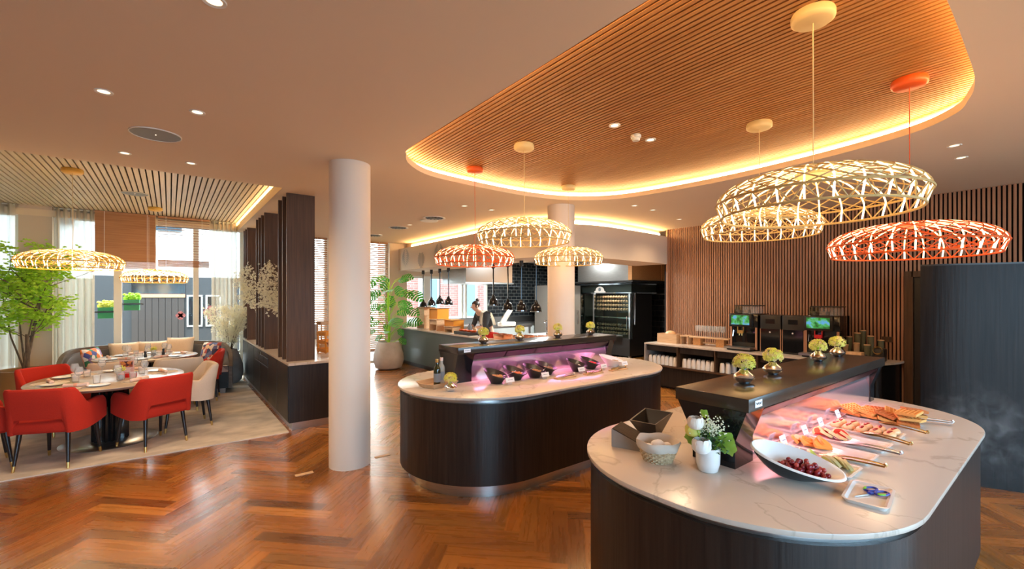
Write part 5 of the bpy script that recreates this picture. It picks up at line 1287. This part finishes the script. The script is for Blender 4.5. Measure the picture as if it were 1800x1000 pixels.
def heatlamp(x, y, zb, lab):
    t = thing('heat_lamp', lab, 'heat lamp', (x, y, zb), group='heat lamps over the kitchen counter')
    MB().lathe([(.105, 0), (.100, .02), (.085, .09), (.062, .125), (.04, .14), (.036, .17), (.02, .19), (.014, .21), (0, .21)], 28, cap=False).build('shade', 'gloss', t)
    MB().lathe([(.106, -.003), (.106, .008)], 28, cap=False).build('rim', 'chrome', t)
    MB().ell((0, 0, .05), (.04, .04, .05), 14, 10).build('bulb', mat('heat bulb', (1, .5, .3), .3, emit=(1, .35, .12), es=1.2) if 'heat bulb' not in bpy.data.materials else bpy.data.materials['heat bulb'], t)
    MB().tube([(0, 0, .2), (0, 0, 2.30 - zb)], .012, 8).build('rod', 'gloss', t); MB().lathe([(0, 0), (.035, 0), (.035, .10), (0, .10)], 16, c=(0, 0, 2.25 - zb)).build('ceiling_mount', 'black', t)
for x, y, z, lab in ((5.02, 10.1, 1.42, 'heat lamp over the kitchen counter, leftmost of all'), (5.02, 9.66, 1.48, 'heat lamp over the kitchen counter, second from the left'), (5.02, 9.24, 1.52, 'heat lamp over the kitchen counter, third from the left'), (5.02, 8.83, 1.51, 'heat lamp over the kitchen counter, fourth from the left'),
                     (5.0, 7.04, 1.53, 'heat lamp right of the chef, hanging higher than its neighbours'), (5.0, 6.57, 1.45, 'heat lamp right of the chef, second of four'), (5.04, 6.22, 1.44, 'heat lamp right of the chef, third of four'), (5.16, 5.95, 1.43, 'heat lamp nearest the far column')): heatlamp(x, y, z, lab)
# hoods
t = thing('extractor_hood', 'steel extractor hood hanging above the chef', 'extractor hood', (6.3, 9.6, 2.03))
MB().box((0, 0, .36), (1.4, 1.15, .70)).build('hood_body', 'steel', t, smooth=0); MB().box((0, 0, .0), (1.46, 1.22, .03)).build('lip', 'steel', t, smooth=0); MB().box((.0, -.58, .36), (1.4, .012, .68)).build('front_panel', mat('brown reflection tint', (.17, .10, .06), .3), t, smooth=0)  # thin front sheet added, coloured like a brown reflection on the steel
t = thing('extractor_hood', 'steel extractor hood above the rotisserie oven', 'extractor hood', (10.3, 8.2, 2.10))
MB().box((-.1, .05, .32), (1.2, 1.85, .62)).build('hood_body', 'steel', t, smooth=0); MB().box((0, 0, .0), (1.7, 2.2, .04)).build('lip', 'black', t, smooth=0)
t = thing('wooden_ceiling_box', 'box clad in orange brown wood beside the right extractor hood', 'wooden box', (10.35, 7.2, 2.12))
MB().box((0, 0, .3), (1.75, .12, .58)).build('cladding', 'oak', t, smooth=0)
m = MB(); [m.box((.45 + k * .07, -.07, .3), (.035, .03, .58)) for k in range(6)]; m.build('slats', 'oak', t, smooth=0)
# rotisserie
def rotisserie():
    t = thing('rotisserie_oven', 'black and steel glass fronted rotisserie oven full of roasting meat', 'oven', (10.45, 8.45, 0)); W_, D_ = 1.86, 1.0   # front faces -x
    fx = -D_ / 2
    MB().box((0, 0, .30), (D_, W_ - .1, .50)).build('base_cabinet', 'black', t, smooth=0)
    for sx in (-1, 1):
        for sy in (-1, 1): MB().lathe([(.045, 0), (.045, .05), (.03, .06), (.03, .09)], 14, c=(sx * .42, sy * .82, 0)).build('caster', 'steel', t)
    MB().box((D_ / 2 - .03, 0, 1.15), (.05, W_ - .1, 1.25)).build('rear_wall', 'black', t, smooth=0)
    MB().box((.03, -W_ / 2 + .05, 1.15), (D_ - .1, .05, 1.25)).build('side_wall', 'black', t, smooth=0); MB().box((.03, W_ / 2 - .05, 1.15), (D_ - .1, .05, 1.25)).build('side_wall', 'black', t, smooth=0)
    MB().box((0, 0, 1.93), (D_ + .12, W_ + .1, .24)).build('canopy', mat('dark green steel', (.05, .065, .06), .25, .6), t, smooth=0)
    for z in (1.80, 2.05): MB().box((0, 0, z), (D_ + .15, W_ + .13, .03)).build('canopy_trim', 'chrome', t, smooth=0)
    for y in (-W_ / 2 + .03, -.52 + .9 + .0, W_ / 2 - .03): MB().box((fx - .02, y, 1.17), (.05, .05, 1.27)).build('steel_post', 'chrome', t, smooth=0)
    b = MB(); pts = [(.16 * math.cos(PI * k / 16), .13 * math.sin(PI * k / 16)) for k in range(17)]; b.prism([(x, y) for x, y in pts] + [(-.20, 0), (-.2, -.05), (.2, -.05), (.2, 0)], 0, .02); bmesh.ops.transform(b.bm, matrix=Matrix.Translation((fx - .08, .1, 1.86)) @ Matrix.Rotation(-PI / 2, 4, 'Z') @ Matrix.Rotation(PI / 2, 4, 'X'), verts=b.bm.verts); b.build('emblem', 'whitec', t, smooth=0)
    b = MB(); b.lathe([(0, 0), (.05, 0), (.05, .004)], 20, M4=Matrix.Translation((fx - .105, .1, 1.90)) @ Matrix.Rotation(-PI / 2, 4, 'Y')); b.build('emblem_disc', 'lightgrey', t, smooth=0)
    for k, z in enumerate((.62, .74, .86, 1.12, 1.32, 1.44, 1.56, 1.68)):
        if z == 1.12: continue
        s = MB().tube([(0, -W_ / 2 + .12, z), (0, W_ / 2 - .12, z)], .01, 6).build('spit', 'chrome', t); b = MB()
        for j in range(15): b.ell((0, -.72 + j * .10, z), (.05, .045, .045), 8, 6)
        b.build('roast_meat', 'meat', s)
    MB().box((-.1, 0, 1.10), (.6, W_ - .2, .03)).build('drip_tray', 'chrome', t, smooth=0)
    for y in (-.42, .48): MB().box((fx, y, 1.15), (.01, .86, 1.2)).build('glass_door', 'ovenglass', t, smooth=0)
    MB().tube([(fx - .07, -.84, .8), (fx - .07, -.84, 1.15)], .015, 8).build('door_handle', 'chrome', t)
    MB().box((fx - .15, -.1, .60), (.3, 1.1, .03)).build('pull_out_shelf', 'steel', t, smooth=0)
    MB().lathe([(.02, 0), (.02, .0)], 8, c=(0, 0, 0), cap=False)
    l = bpy.data.lights.new('oven_lamp', 'AREA'); l.size = .8; l.energy = 14; l.color = (1, .85, .7); o = bpy.data.objects.new('oven_lamp', l); COL.objects.link(o); o.parent = t; o.location = (-.35, 0, 1.78)
rotisserie()
b = MB()
for s in (-.03, .0, .03):
    for i in range(40): b.ico((0, s * (1 - (i / 40) ** 3), -i * .022), (.010, .008, .013), 1)
tag(b.build('chain', 'chrome', loc=(10.0, 7.44, 1.80), smooth=0), 'steel chain loop hanging at the right side of the rotisserie', 'chain')
t = thing('menu_board', 'small dark framed board high on the black tiles right of the rotisserie', 'board', (11.42, 6.95, 1.93))
MB().box((0, 0, 0), (.03, .85, .26)).build('panel', 'black', t, smooth=0); f = MB(); [f.box((-.02, 0, s * .13), (.01, .87, .015)) for s in (-1, 1)]; [f.box((-.02, s * .43, 0), (.01, .015, .27)) for s in (-1, 1)]; f.build('frame', 'steel', t, smooth=0)
# back worktop, slicer, fridge panel, sink
t = thing('steel_worktop', 'steel worktop along the kitchen back wall', 'worktop', (7.75, 10.36, 0))
MB().box((0, 0, .89), (4.2, .72, .04)).build('top', 'steel', t, smooth=0); MB().box((0, .02, .45), (4.1, .66, .84)).build('cupboards', mat('pale grey laminate', (.42, .46, .46), .4), t, smooth=0); MB().box((0, .34, 1.0), (4.2, .02, .18)).build('upstand', 'steel', t, smooth=0)
t = thing('meat_slicer', 'white slicing machine standing right of the chef', 'slicer', (7.0, 9.25, .93), 2.2)
MB().box((0, 0, .05), (.42, .30, .10), bev=.02).build('base', 'white', t); b = MB(); b.box((0, 0, .26), (.06, .36, .42), rot=RY(-.55), bev=.02); b.build('inclined_plate', 'plast', t)
MB().lathe([(0, 0), (.15, 0), (.15, .015), (0, .02)], 30, M4=Matrix.Translation((.06, 0, .24)) @ Matrix.Rotation(PI / 2 - .55, 4, 'Y')).build('blade', 'chrome', t); MB().box((.03, 0, .44), (.03, .12, .06), rot=RY(-.55)).build('handle', 'black', t, smooth=0)
t = thing('worktable', 'steel work table carrying the slicing machine', 'table', (7.0, 9.35, 0)); MB().box((0, 0, .91), (1.4, .6, .035)).build('top', 'steel', t, smooth=0)
for sx in (-.65, .65):
    for sy in (-.25, .25): MB().box((sx, sy, .445), (.05, .05, .89)).build('leg', 'steel', t, smooth=0)
t = thing('fridge', 'tall grey brown fridge cabinet left of the far column', 'fridge', (9.1, 9.52, 0))
MB().box((0, 0, 1.02), (1.1, .8, 2.0)).build('body', mat('fridge brown', (.16, .14, .12), .35), t, smooth=0); MB().box((-.54, -.405, 1.02), (.04, .02, 2.0)).build('edge_strip', 'brass', t, smooth=0); MB().tube([(.4, -.43, .9), (.4, -.43, 1.3)], .012, 8).build('handle', 'steel', t)
t = thing('tap', 'slim steel kitchen tap in front of the grey fridge', 'tap', (6.0, 6.6, .93)); 
MB().tube([(0, 0, 0), (0, 0, .25), (-.03, -.02, .29), (-.09, -.06, .29), (-.11, -.07, .25)], .011, 8).build('spout', 'chrome', t); MB().lathe([(.025, 0), (.02, .03), (.012, .04)], 14).build('base', 'chrome', t); MB().tube([(0, 0, .08), (.05, -.04, .11)], .007, 6).build('lever', 'chrome', t)
t = thing('sink_unit', 'steel sink unit behind the curve of the kitchen counter', 'sink unit', (6.2, 6.7, 0)); MB().box((0, 0, .905), (.8, .7, .04)).build('top', 'steel', t, smooth=0); MB().box((0, 0, .44), (.76, .66, .88)).build('cupboard', 'steel', t, smooth=0)
t = thing('plate_shelf', 'tall steel shelf unit with crockery left of the rotisserie', 'shelf', (10.4, 9.95, 0))
for z in (.4, .8, 1.2, 1.6, 1.95): MB().box((0, 0, z), (.9, .5, .03)).build('shelf_board', 'steel', t, smooth=0)
for sx in (-.43, .43):
    for sy in (-.23, .23): MB().box((sx, sy, .98), (.03, .03, 1.96)).build('post', 'steel', t, smooth=0)
for k, (x, z) in enumerate(((-.3, .815), (0, .815), (-.2, 1.215), (.15, 1.215), (-.25, .415))): tag(MB().lathe([(0, 0), (.10, 0), (.11, .14), (0, .15)], 22).build('plate_stack', 'whitec', loc=(10.4 + x, 9.85, z)), 'stack of white plates on the steel shelf unit', 'plates', 'plate stacks on the steel shelves')
for x, y, w, lb in ((7.0, 7.6, 150, 'square light panel in the kitchen ceiling above the slicer'), (8.8, 6.0, 5, 'square light panel in the kitchen ceiling before the rotisserie'), (8.6, 9.0, 14, 'square light panel in the kitchen ceiling above the fridge')):
    t = thing('kitchen_ceiling_light', lb, 'ceiling light', (x, y, 2.75)); MB().box((0, 0, -.01), (.55, .55, .02)).build('panel', 'plast', t, smooth=0)
    l = bpy.data.lights.new('panel_light', 'AREA'); l.size = .5; l.energy = w; l.color = (.93, 1, .97); o = bpy.data.objects.new('panel_light', l); COL.objects.link(o); o.parent = t; o.location = (0, 0, -.03)
# ------------------------------------------------------------------ chef
def skinmesh(name, chains, m, parent, sub=2, root=0):
    bm = bmesh.new(); lay = bm.verts.layers.skin.verify(); V = {}
    def vert(k, p, r):
        if k not in V: v = bm.verts.new(p); v[lay].radius = (r, r) if not isinstance(r, tuple) else r; V[k] = v
        return V[k]
    first = True
    for ch in chains:
        prev = None
        for key, p, r in ch:
            v = vert(key, p, r) if p is not None else V[key]
            if first: v[lay].use_root = True; first = False
            if prev is not None: bm.edges.new((prev, v))
            prev = v
    me = bpy.data.meshes.new(name); bm.to_mesh(me); bm.free(); me.materials.append(M[m])
    o = bpy.data.objects.new(name, me); COL.objects.link(o); o.parent = parent
    s = o.modifiers.new('skin', 'SKIN'); s.use_smooth_shade = True
    o.modifiers.new('sub', 'SUBSURF').levels = sub; o.modifiers['sub'].render_levels = sub
    return o
def chef():
    t = thing('person', 'person in charcoal jacket and grey apron, hair in a bun, bending over the kitchen counter', 'person', (5.66, 8.16, 0), dirz(-.98, -.02))   # local +y faces the counter
    hip, chest, neck = (0, -.04, .95), (0, .14, 1.26), (0, .27, 1.385)
    body = [[('hip', hip, (.14, .11)), ('waist', (0, .04, 1.12), (.125, .095)), ('chest', chest, (.15, .11)), ('nk', neck, .058), ('jaw', (0, .345, 1.435), (.062, .07)), ('head', (0, .375, 1.49), (.078, .088)), ('crown', (0, .38, 1.55), (.06, .065))]]
    for s in (-1, 1):
        body.append([('chest', None, 0), (f'sh{s}', (s * .18, .18, 1.29), .058), (f'el{s}', (s * .23, .24, 1.05), .040), (f'wr{s}', (s * .12, .44, 1.02), .027), (f'pa{s}', (s * .10, .50, 1.00), (.032, .018))])
        for k in range(4):
            x = s * .10 + (k - 1.5) * .018
            body.append([(f'pa{s}', None, 0), (f'f{s}{k}a', (x, .545, .99), .009), (f'f{s}{k}b', (x, .570 + .006 * (k in (1, 2)), .972), .008), (f'f{s}{k}c', (x, .578 + .006 * (k in (1, 2)), .95), .007)])
        body.append([(f'wr{s}', None, 0), (f't{s}a', (s * .10 - s * .030, .475, 1.0), .010), (f't{s}b', (s * .10 - s * .045, .51, .985), .008)])
        body.append([('hip', None, 0), (f'th{s}', (s * .10, 0, .82), .085), (f'kn{s}', (s * .11, .02, .48), .058), (f'an{s}', (s * .11, -.02, .09), .042), (f'to{s}', (s * .12, .11, .045), .038)])
    b = skinmesh('body', body, 'skin', t)
    jk = [[('hip', (0, 0, .93), (.165, .13)), ('waist', (0, .04, 1.12), (.15, .12)), ('chest', chest, (.175, .135)), ('nk', (0, .24, 1.36), .072)]]
    for s in (-1, 1): jk.append([('chest', None, 0), (f'sh{s}', (s * .185, .18, 1.295), .075), (f'el{s}', (s * .235, .24, 1.05), .056), (f'fa{s}', (s * .20, .31, 1.04), .048)])
    skinmesh('jacket', jk, 'chefcl', t)
    tr = [[('hip', (0, 0, .92), (.16, .125))]]
    for s in (-1, 1): tr.append([('hip', None, 0), (f'th{s}', (s * .10, 0, .80), .105), (f'kn{s}', (s * .11, .02, .48), .078), (f'an{s}', (s * .11, -.02, .10), .065)])
    skinmesh('trousers', tr, 'chefcl', t)
    rows = [[(u * w, .15 + dy - .06 * abs(u) ** 2, z) for u in (-1, -.6, -.2, .2, .6, 1)] for z, w, dy in ((.52, .22, 0), (.9, .21, .01), (1.1, .16, .03), (1.25, .12, .10))]; MB().grid(rows).build('apron', 'apron', t)
    rows = []
    for x, y, z in ((-.20, .34, 1.08), (-.19, .33, 1.22), (-.15, .28, 1.345), (-.13, .17, 1.39), (-.14, .05, 1.34), (-.16, -.02, 1.20), (-.17, -.05, 1.06)): rows.append([(x - .045, y, z), (x, y + .008, z + .014), (x + .045, y + .012, z + .01)])
    b_ = MB().grid(rows); bmesh.ops.solidify(b_.bm, geom=b_.bm.faces[:], thickness=.012); b_.build('shoulder_towel', 'towel', t)
    h = MB(); h.ell((0, .345, 1.52), (.092, .105, .086), 20, 14, RX(-.6))
    for v in list(h.bm.verts):
        if v.co.y > .40 and v.co.z < 1.555: v.co.y = .395
    h.ell((0, .30, 1.625), (.042, .042, .038), 14, 10); h.build('hair', 'hair', t)
    MB().ell((0, .463, 1.462), (.012, .02, .018), 10, 8).build('nose', 'skin', t)
    for s in (-1, 1):
        MB().ell((s * .032, .452, 1.492), (.011, .006, .007), 10, 6).build('eye', 'paper', t); MB().ell((s * .088, .365, 1.48), (.012, .02, .03), 10, 8).build('ear', 'skin', t)
        MB().box((s * .032, .455, 1.512), (.03, .006, .006)).build('eyebrow', 'hair', t, smooth=0)
        MB().ell((s * .12, .06, .045), (.05, .14, .045), 14, 8).build('shoe', 'black', t)
    MB().ell((0, .438, 1.425), (.022, .008, .006), 10, 6).build('mouth', 'redlid', t)
chef()
# ------------------------------------------------------------------ coffee counter on the slatted wall
CC = .82
def coffee_counter():
    t = thing('coffee_counter', 'dark counter with pale top and open cup shelves along the slatted wall', 'counter', (7.55, 3.3, 0)); x0, x1, y0, y1 = -.38, .37, -1.85, 1.82
    pts = [(x1, y0 + .02)] + [(x1 - .76 * math.sin(a), y0 + .45 - .43 * math.cos(a)) for a in [PI / 2 * k / 12 for k in range(13)]] + [(x0, y1), (x1, y1)]
    MB().prism(pts, CC - .025, CC).build('counter_top', 'marble', t, smooth=25)
    ins = [(x1, y0 + .05)] + [(x1 - .74 * math.sin(a), y0 + .45 - .40 * math.cos(a)) for a in [PI / 2 * k / 12 for k in range(13)]] + [(x0 + .02, y0 + .9), (x1, y0 + .9)]
    MB().prism(ins, .08, CC - .025).build('curved_end', 'gloss', t, smooth=25)
    MB().box((x0 + .42, .45, .22), (.66, 2.7, .36)).build('lower_cupboard', 'veneer', t, smooth=0); MB().box((x0 + .45, .0, .04), (.58, 3.5, .08)).build('plinth', 'black', t, smooth=0)
    MB().box((x0 + .36, .45, .42), (.72, 2.75, .025)).build('shelf_board', 'brownven', t, smooth=0)
    MB().box((x1 - .05, .45, .6), (.04, 2.75, .38)).build('back_board', 'black', t, smooth=0)
    MB().box((x0 + .375, y1 - .015, .41), (.75, .03, .80)).build('end_panel', 'taupepot', t, smooth=0)
    for y in (4.43, 3.74, 3.07, 2.4): MB().box((x0 + .33, y - 3.3, .61), (.66, .018, .37)).build('shelf_divider', 'brownven', t, smooth=0)
    for k in range(4): MB().box((x0 + .04, 1.46 - k * .68, .735), (.03, .62, .10)).build('drawer_front', 'veneer', t, smooth=0)
coffee_counter()
cup = MB().lathe([(0, .095), (.020, .095), (.026, .088), (.033, .05), (.036, 0), (.033, 0), (.030, .05), (0, .085)], 18, cap=False).build('stacked_cup', 'whitec'); tag(cup, 'x', 'cup')
def cups(y0, y1, n, where, levels=1):
    for r_ in range(2):
        for i in range(n): place(cup, USED, (7.27 + r_ * .11, y0 + (y1 - y0) * (i + .35 * r_) / max(1, n - 1), .4335), 0, 'upturned white cup ' + ('in the front row ' if r_ == 0 else 'in the rear row ') + where, 'cups ' + where)
cup.scale = (1.22, 1.22, 1.65)
cups(5.04, 4.52, 7, 'on the leftmost open shelf of the coffee counter'); cups(4.34, 3.82, 7, 'on the second open shelf of the coffee counter'); cups(3.66, 3.56, 2, 'on the third open shelf of the coffee counter')
def coffee_machine(y, lab, seed):
    t = thing('coffee_machine', lab, 'coffee machine', (7.62, y, CC))   # front faces -x
    MB().box((.05, 0, .30), (.42, .44, .60), bev=.008).build('housing', 'gloss', t)
    MB().box((-.19, .03, .49), (.06, .36, .21), bev=.006).build('screen_frame', 'black', t)
    MB().box((-.223, .03, .495), (.004, .29, .155)).build('touch_screen', screen_mat('screen picture %d' % seed, seed), t, smooth=0)
    for s in (-1, 1): MB().box((-.17, s * .20, .20), (.012, .03, .36)).build('side_strip', 'wallslat', t, smooth=0)
    n = MB(); n.box((-.20, .03, .30), (.05, .09, .05)); n.tube([(-.20, .01, .28), (-.20, .01, .24)], .008, 6); n.tube([(-.20, .05, .28), (-.20, .05, .24)], .008, 6)
    n.box((-.2, -.015, .34), (.02, .01, .10)); n.box((-.2, .075, .34), (.02, .01, .10)); n.build('spout', 'redlid' if seed == 2 else 'brass', t, smooth=30)
    MB().tube([(-.19, .15, .32), (-.20, .155, .22)], .007, 6).build('steam_wand', 'chrome', t)
    MB().box((-.27, .02, .045), (.20, .42, .03)).build('drip_tray', 'steel', t, smooth=0); MB().box((-.25, .02, .02), (.14, .36, .03)).build('foot', 'black', t, smooth=0)
    for k, yy in enumerate((.13, 0, -.13)): MB().prism([(-.08, yy - .055), (.12, yy - .055), (.12, yy + .055), (-.08, yy + .055)], .60, .72).build('bean_hopper', 'clearglass' if k else 'ovenglass', t, smooth=0)
    MB().box((.02, -.02, .73), (.24, .38, .014)).build('hopper_lid', 'black', t, smooth=0); MB().box((.02, .08, .63), (.16, .2, .05)).build('coffee_beans', 'meat', t, smooth=0)
coffee_machine(3.40, 'black coffee machine with blue sky and green picture on its screen, left one', 1); coffee_machine(2.30, 'black coffee machine with green picture on its screen, right one', 2)
for y, lab in ((2.99, 'black milk fridge module beside the left coffee machine'), (2.67, 'black milk fridge module beside the right coffee machine')):
    t = thing('milk_fridge', lab, 'milk fridge', (7.62, y, CC))
    MB().box((.03, 0, .295), (.40, .30, .58), bev=.006).build('housing', 'black', t); MB().box((-.175, 0, .19), (.012, .27, .36)).build('door', 'gloss', t, smooth=0); MB().box((-.173, 0, .49), (.012, .13, .07)).build('display', 'screenfr', t, smooth=0)
    MB().ell((-.185, 0, .32), (.006, .012, .012), 10, 8).build('door_button', 'paper', t)
    for s in (-1, 1): MB().box((-.165, s * .147, .19), (.012, .012, .36)).build('side_strip', 'wallslat', t, smooth=0)
t = thing('glass_riser', 'pale wooden riser board on two blocks carrying champagne glasses', 'riser', (7.58, 4.02, CC), PI / 2)
MB().box((0, 0, .145), (.72, .20, .022), bev=.004).build('board', 'palewood', t); 
for s in (-.2, .22): MB().box((s, 0, .068), (.14, .16, .13)).build('block', 'oak', t, smooth=0)
MB().box((0, 0, .05), (.70, .012, .03)).build('cross_rail', 'palewood', t, smooth=0)
fl = MB().lathe([(.030, 0), (.028, .003), (.005, .006), (.0038, .07), (.010, .085), (.024, .11), (.027, .16), (.024, .20), (.023, .20), (.025, .16), (.02, .11), (0, .09)], 18, cap=False).build('champagne_glass', 'clearglass'); tag(fl, 'x', 'glass')
for r_ in range(2):
    for i in range(7): place(fl, USED, (7.54 + r_ * .08, 4.26 - i * .077, CC + .156), 0, 'champagne glass in the ' + ('front' if r_ == 0 else 'rear') + ' row on the wooden riser', 'champagne glasses on the riser')
t = thing('tea_box', 'open pale wooden box at the left end of the coffee counter', 'box', (7.55, 4.82, CC), PI / 2)
f = MB(); f.box((0, -.09, .085), (.40, .012, .17)); f.box((0, .09, .085), (.40, .012, .17)); f.box((-.2, 0, .085), (.012, .19, .17)); f.box((.2, 0, .085), (.012, .19, .17)); f.box((0, 0, .006), (.4, .18, .012)); f.build('box_body', 'palewood', t, smooth=0)
tag(MB().ell((0, 0, 0), (.08, .10, .06), 18, 12).build('bread_loaf', 'bun', loc=(7.55, 4.80, CC + .17)), 'round pale loaf lying in the open wooden box', 'bread')
t = thing('wooden_stand', 'small pale wooden stand beside the open box on the coffee counter', 'stand', (7.58, 4.48, CC)); MB().box((0, 0, .15), (.2, .16, .02)).build('top', 'palewood', t, smooth=0); [MB().box((0, s * .07, .07), (.18, .016, .14)).build('side', 'palewood', t, smooth=0) for s in (-1, 1)]
# paper cup stacks
def cupstack(x, y, n, m, lab):
    pc = MB()
    t = tag(MB().lathe([(0, 0), (.028, 0), (.036, .095), (.038, .097), (.036, .10), (.0, .10)] , 18).build('paper_cup_stack', m, loc=(x, y, CC)), lab, 'paper cups')
    t.scale = (1, 1, n); lid = MB().lathe([(.039, .0), (.039, .008), (.034, .012), (0, .012)], 18).build('top_lid', 'palewood', t); lid.location = (0, 0, .10); lid.scale = (1, 1, 1 / n)
for x, y, n, m, lab in ((7.62, 2.0, 2.2, 'ochre', 'kraft cup stack nearest the right coffee machine'), (7.72, 1.98, 3.5, 'cupgreen', 'olive cup stack behind the kraft stack'), (7.68, 1.88, 4.2, 'cupgreen', 'tall olive cup stack, tallest of the group'), (7.76, 1.84, 4.6, 'cupgreen', 'tall olive cup stack at the rear of the group'), (7.6, 1.87, 2.6, 'ochre', 'kraft cup stack in the middle of the group'),
                        (7.70, 1.74, 3.8, 'cupgreen', 'olive cup stack right of the tallest one'), (7.62, 1.76, 2.4, 'cupgreen', 'low olive cup stack at the front'), (7.74, 1.64, 3.2, 'cupgreen', 'olive cup stack at the right end of the group'), (7.64, 1.66, 1.5, 'ochre', 'low kraft cup stack at the right end')): cupstack(x, y * 1.03, n * .85, m, lab)
t = thing('condiment_box', 'small pale wooden condiment box right of the cup stacks', 'box', (7.42, 1.90, CC)); MB().box((0, 0, .06), (.14, .18, .12), bev=.004).build('body', 'palewood', t); MB().box((0, -.1, .02), (.2, .08, .03)).build('tray', 'palewood', t, smooth=0)
for y, x in ((1.80, 7.5), (1.745, 7.52)): tag(MB().lathe([(0, 0), (.02, 0), (.02, .07), (.01, .09), (0, .09)], 14).build('syrup_bottle', 'black', loc=(x, y, CC)), 'small dark bottle between condiment box and round timer', 'bottle', 'dark bottles on the coffee counter')
t = thing('capsule_machine', 'small black machine with round glowing ring at the right end of the coffee counter', 'machine', (7.55, 1.66, CC)); MB().box((.02, 0, .09), (.16, .12, .18), bev=.02).build('body', 'black', t)
MB().lathe([(.045, 0), (.055, -.01), (.045, -.02)], 28, cap=False, M4=Matrix.Translation((-.065, .01, .16)) @ Matrix.Rotation(-PI / 2 + .3, 4, 'Y')).build('ring', 'brass', t)
sk = MB().box((0, 0, 0), (.014, .12, .075)).build('wall_socket', 'brownven', loc=(7.925, 1.66, 1.10), smooth=0); tag(sk, 'dark double wall socket on the slatted wall above the counter end', 'socket')

# ------------------------------------------------------------------ thin steam drifting off the far end of the near island
def steam():
    m = bpy.data.materials.new('thin steam'); m.use_nodes = True; N = m.node_tree.nodes; L = m.node_tree.links; N.remove(N['Principled BSDF'])
    v = N.new('ShaderNodeVolumeScatter'); v.inputs['Color'].default_value = (.95, .95, 1, 1); tc = N.new('ShaderNodeTexCoord'); n = N.new('ShaderNodeTexNoise')
    n.inputs['Scale'].default_value = 3.2; n.inputs['Detail'].default_value = 6; n.inputs['Distortion'].default_value = 1.0
    r = N.new('ShaderNodeValToRGB'); r.color_ramp.elements[0].position = .50; r.color_ramp.elements[1].position = .72
    g = N.new('ShaderNodeVectorMath'); g.operation = 'LENGTH'; mr = N.new('ShaderNodeMapRange'); mr.inputs[1].default_value = 1; mr.inputs[2].default_value = .35; mr.inputs[3].default_value = 0; mr.inputs[4].default_value = 2.0
    mu = N.new('ShaderNodeMath'); mu.operation = 'MULTIPLY'
    L.new(tc.outputs['Object'], n.inputs['Vector']); L.new(n.outputs['Fac'], r.inputs[0]); L.new(tc.outputs['Object'], g.inputs[0]); L.new(g.outputs['Value'], mr.inputs[0])
    L.new(r.outputs[0], mu.inputs[0]); L.new(mr.outputs[0], mu.inputs[1]); L.new(mu.outputs[0], v.inputs['Density']); L.new(v.outputs[0], N['Material Output'].inputs['Volume'])
    o = MB().ell((0, 0, 0), (1, 1, 1), 24, 16).build('steam', m, loc=(4.88, .48, .66)); o.scale = (.24, .36, .42)
    tag(o, 'thin wisps of white steam drifting beside the far end of the near island', 'steam', kind='stuff')
steam()
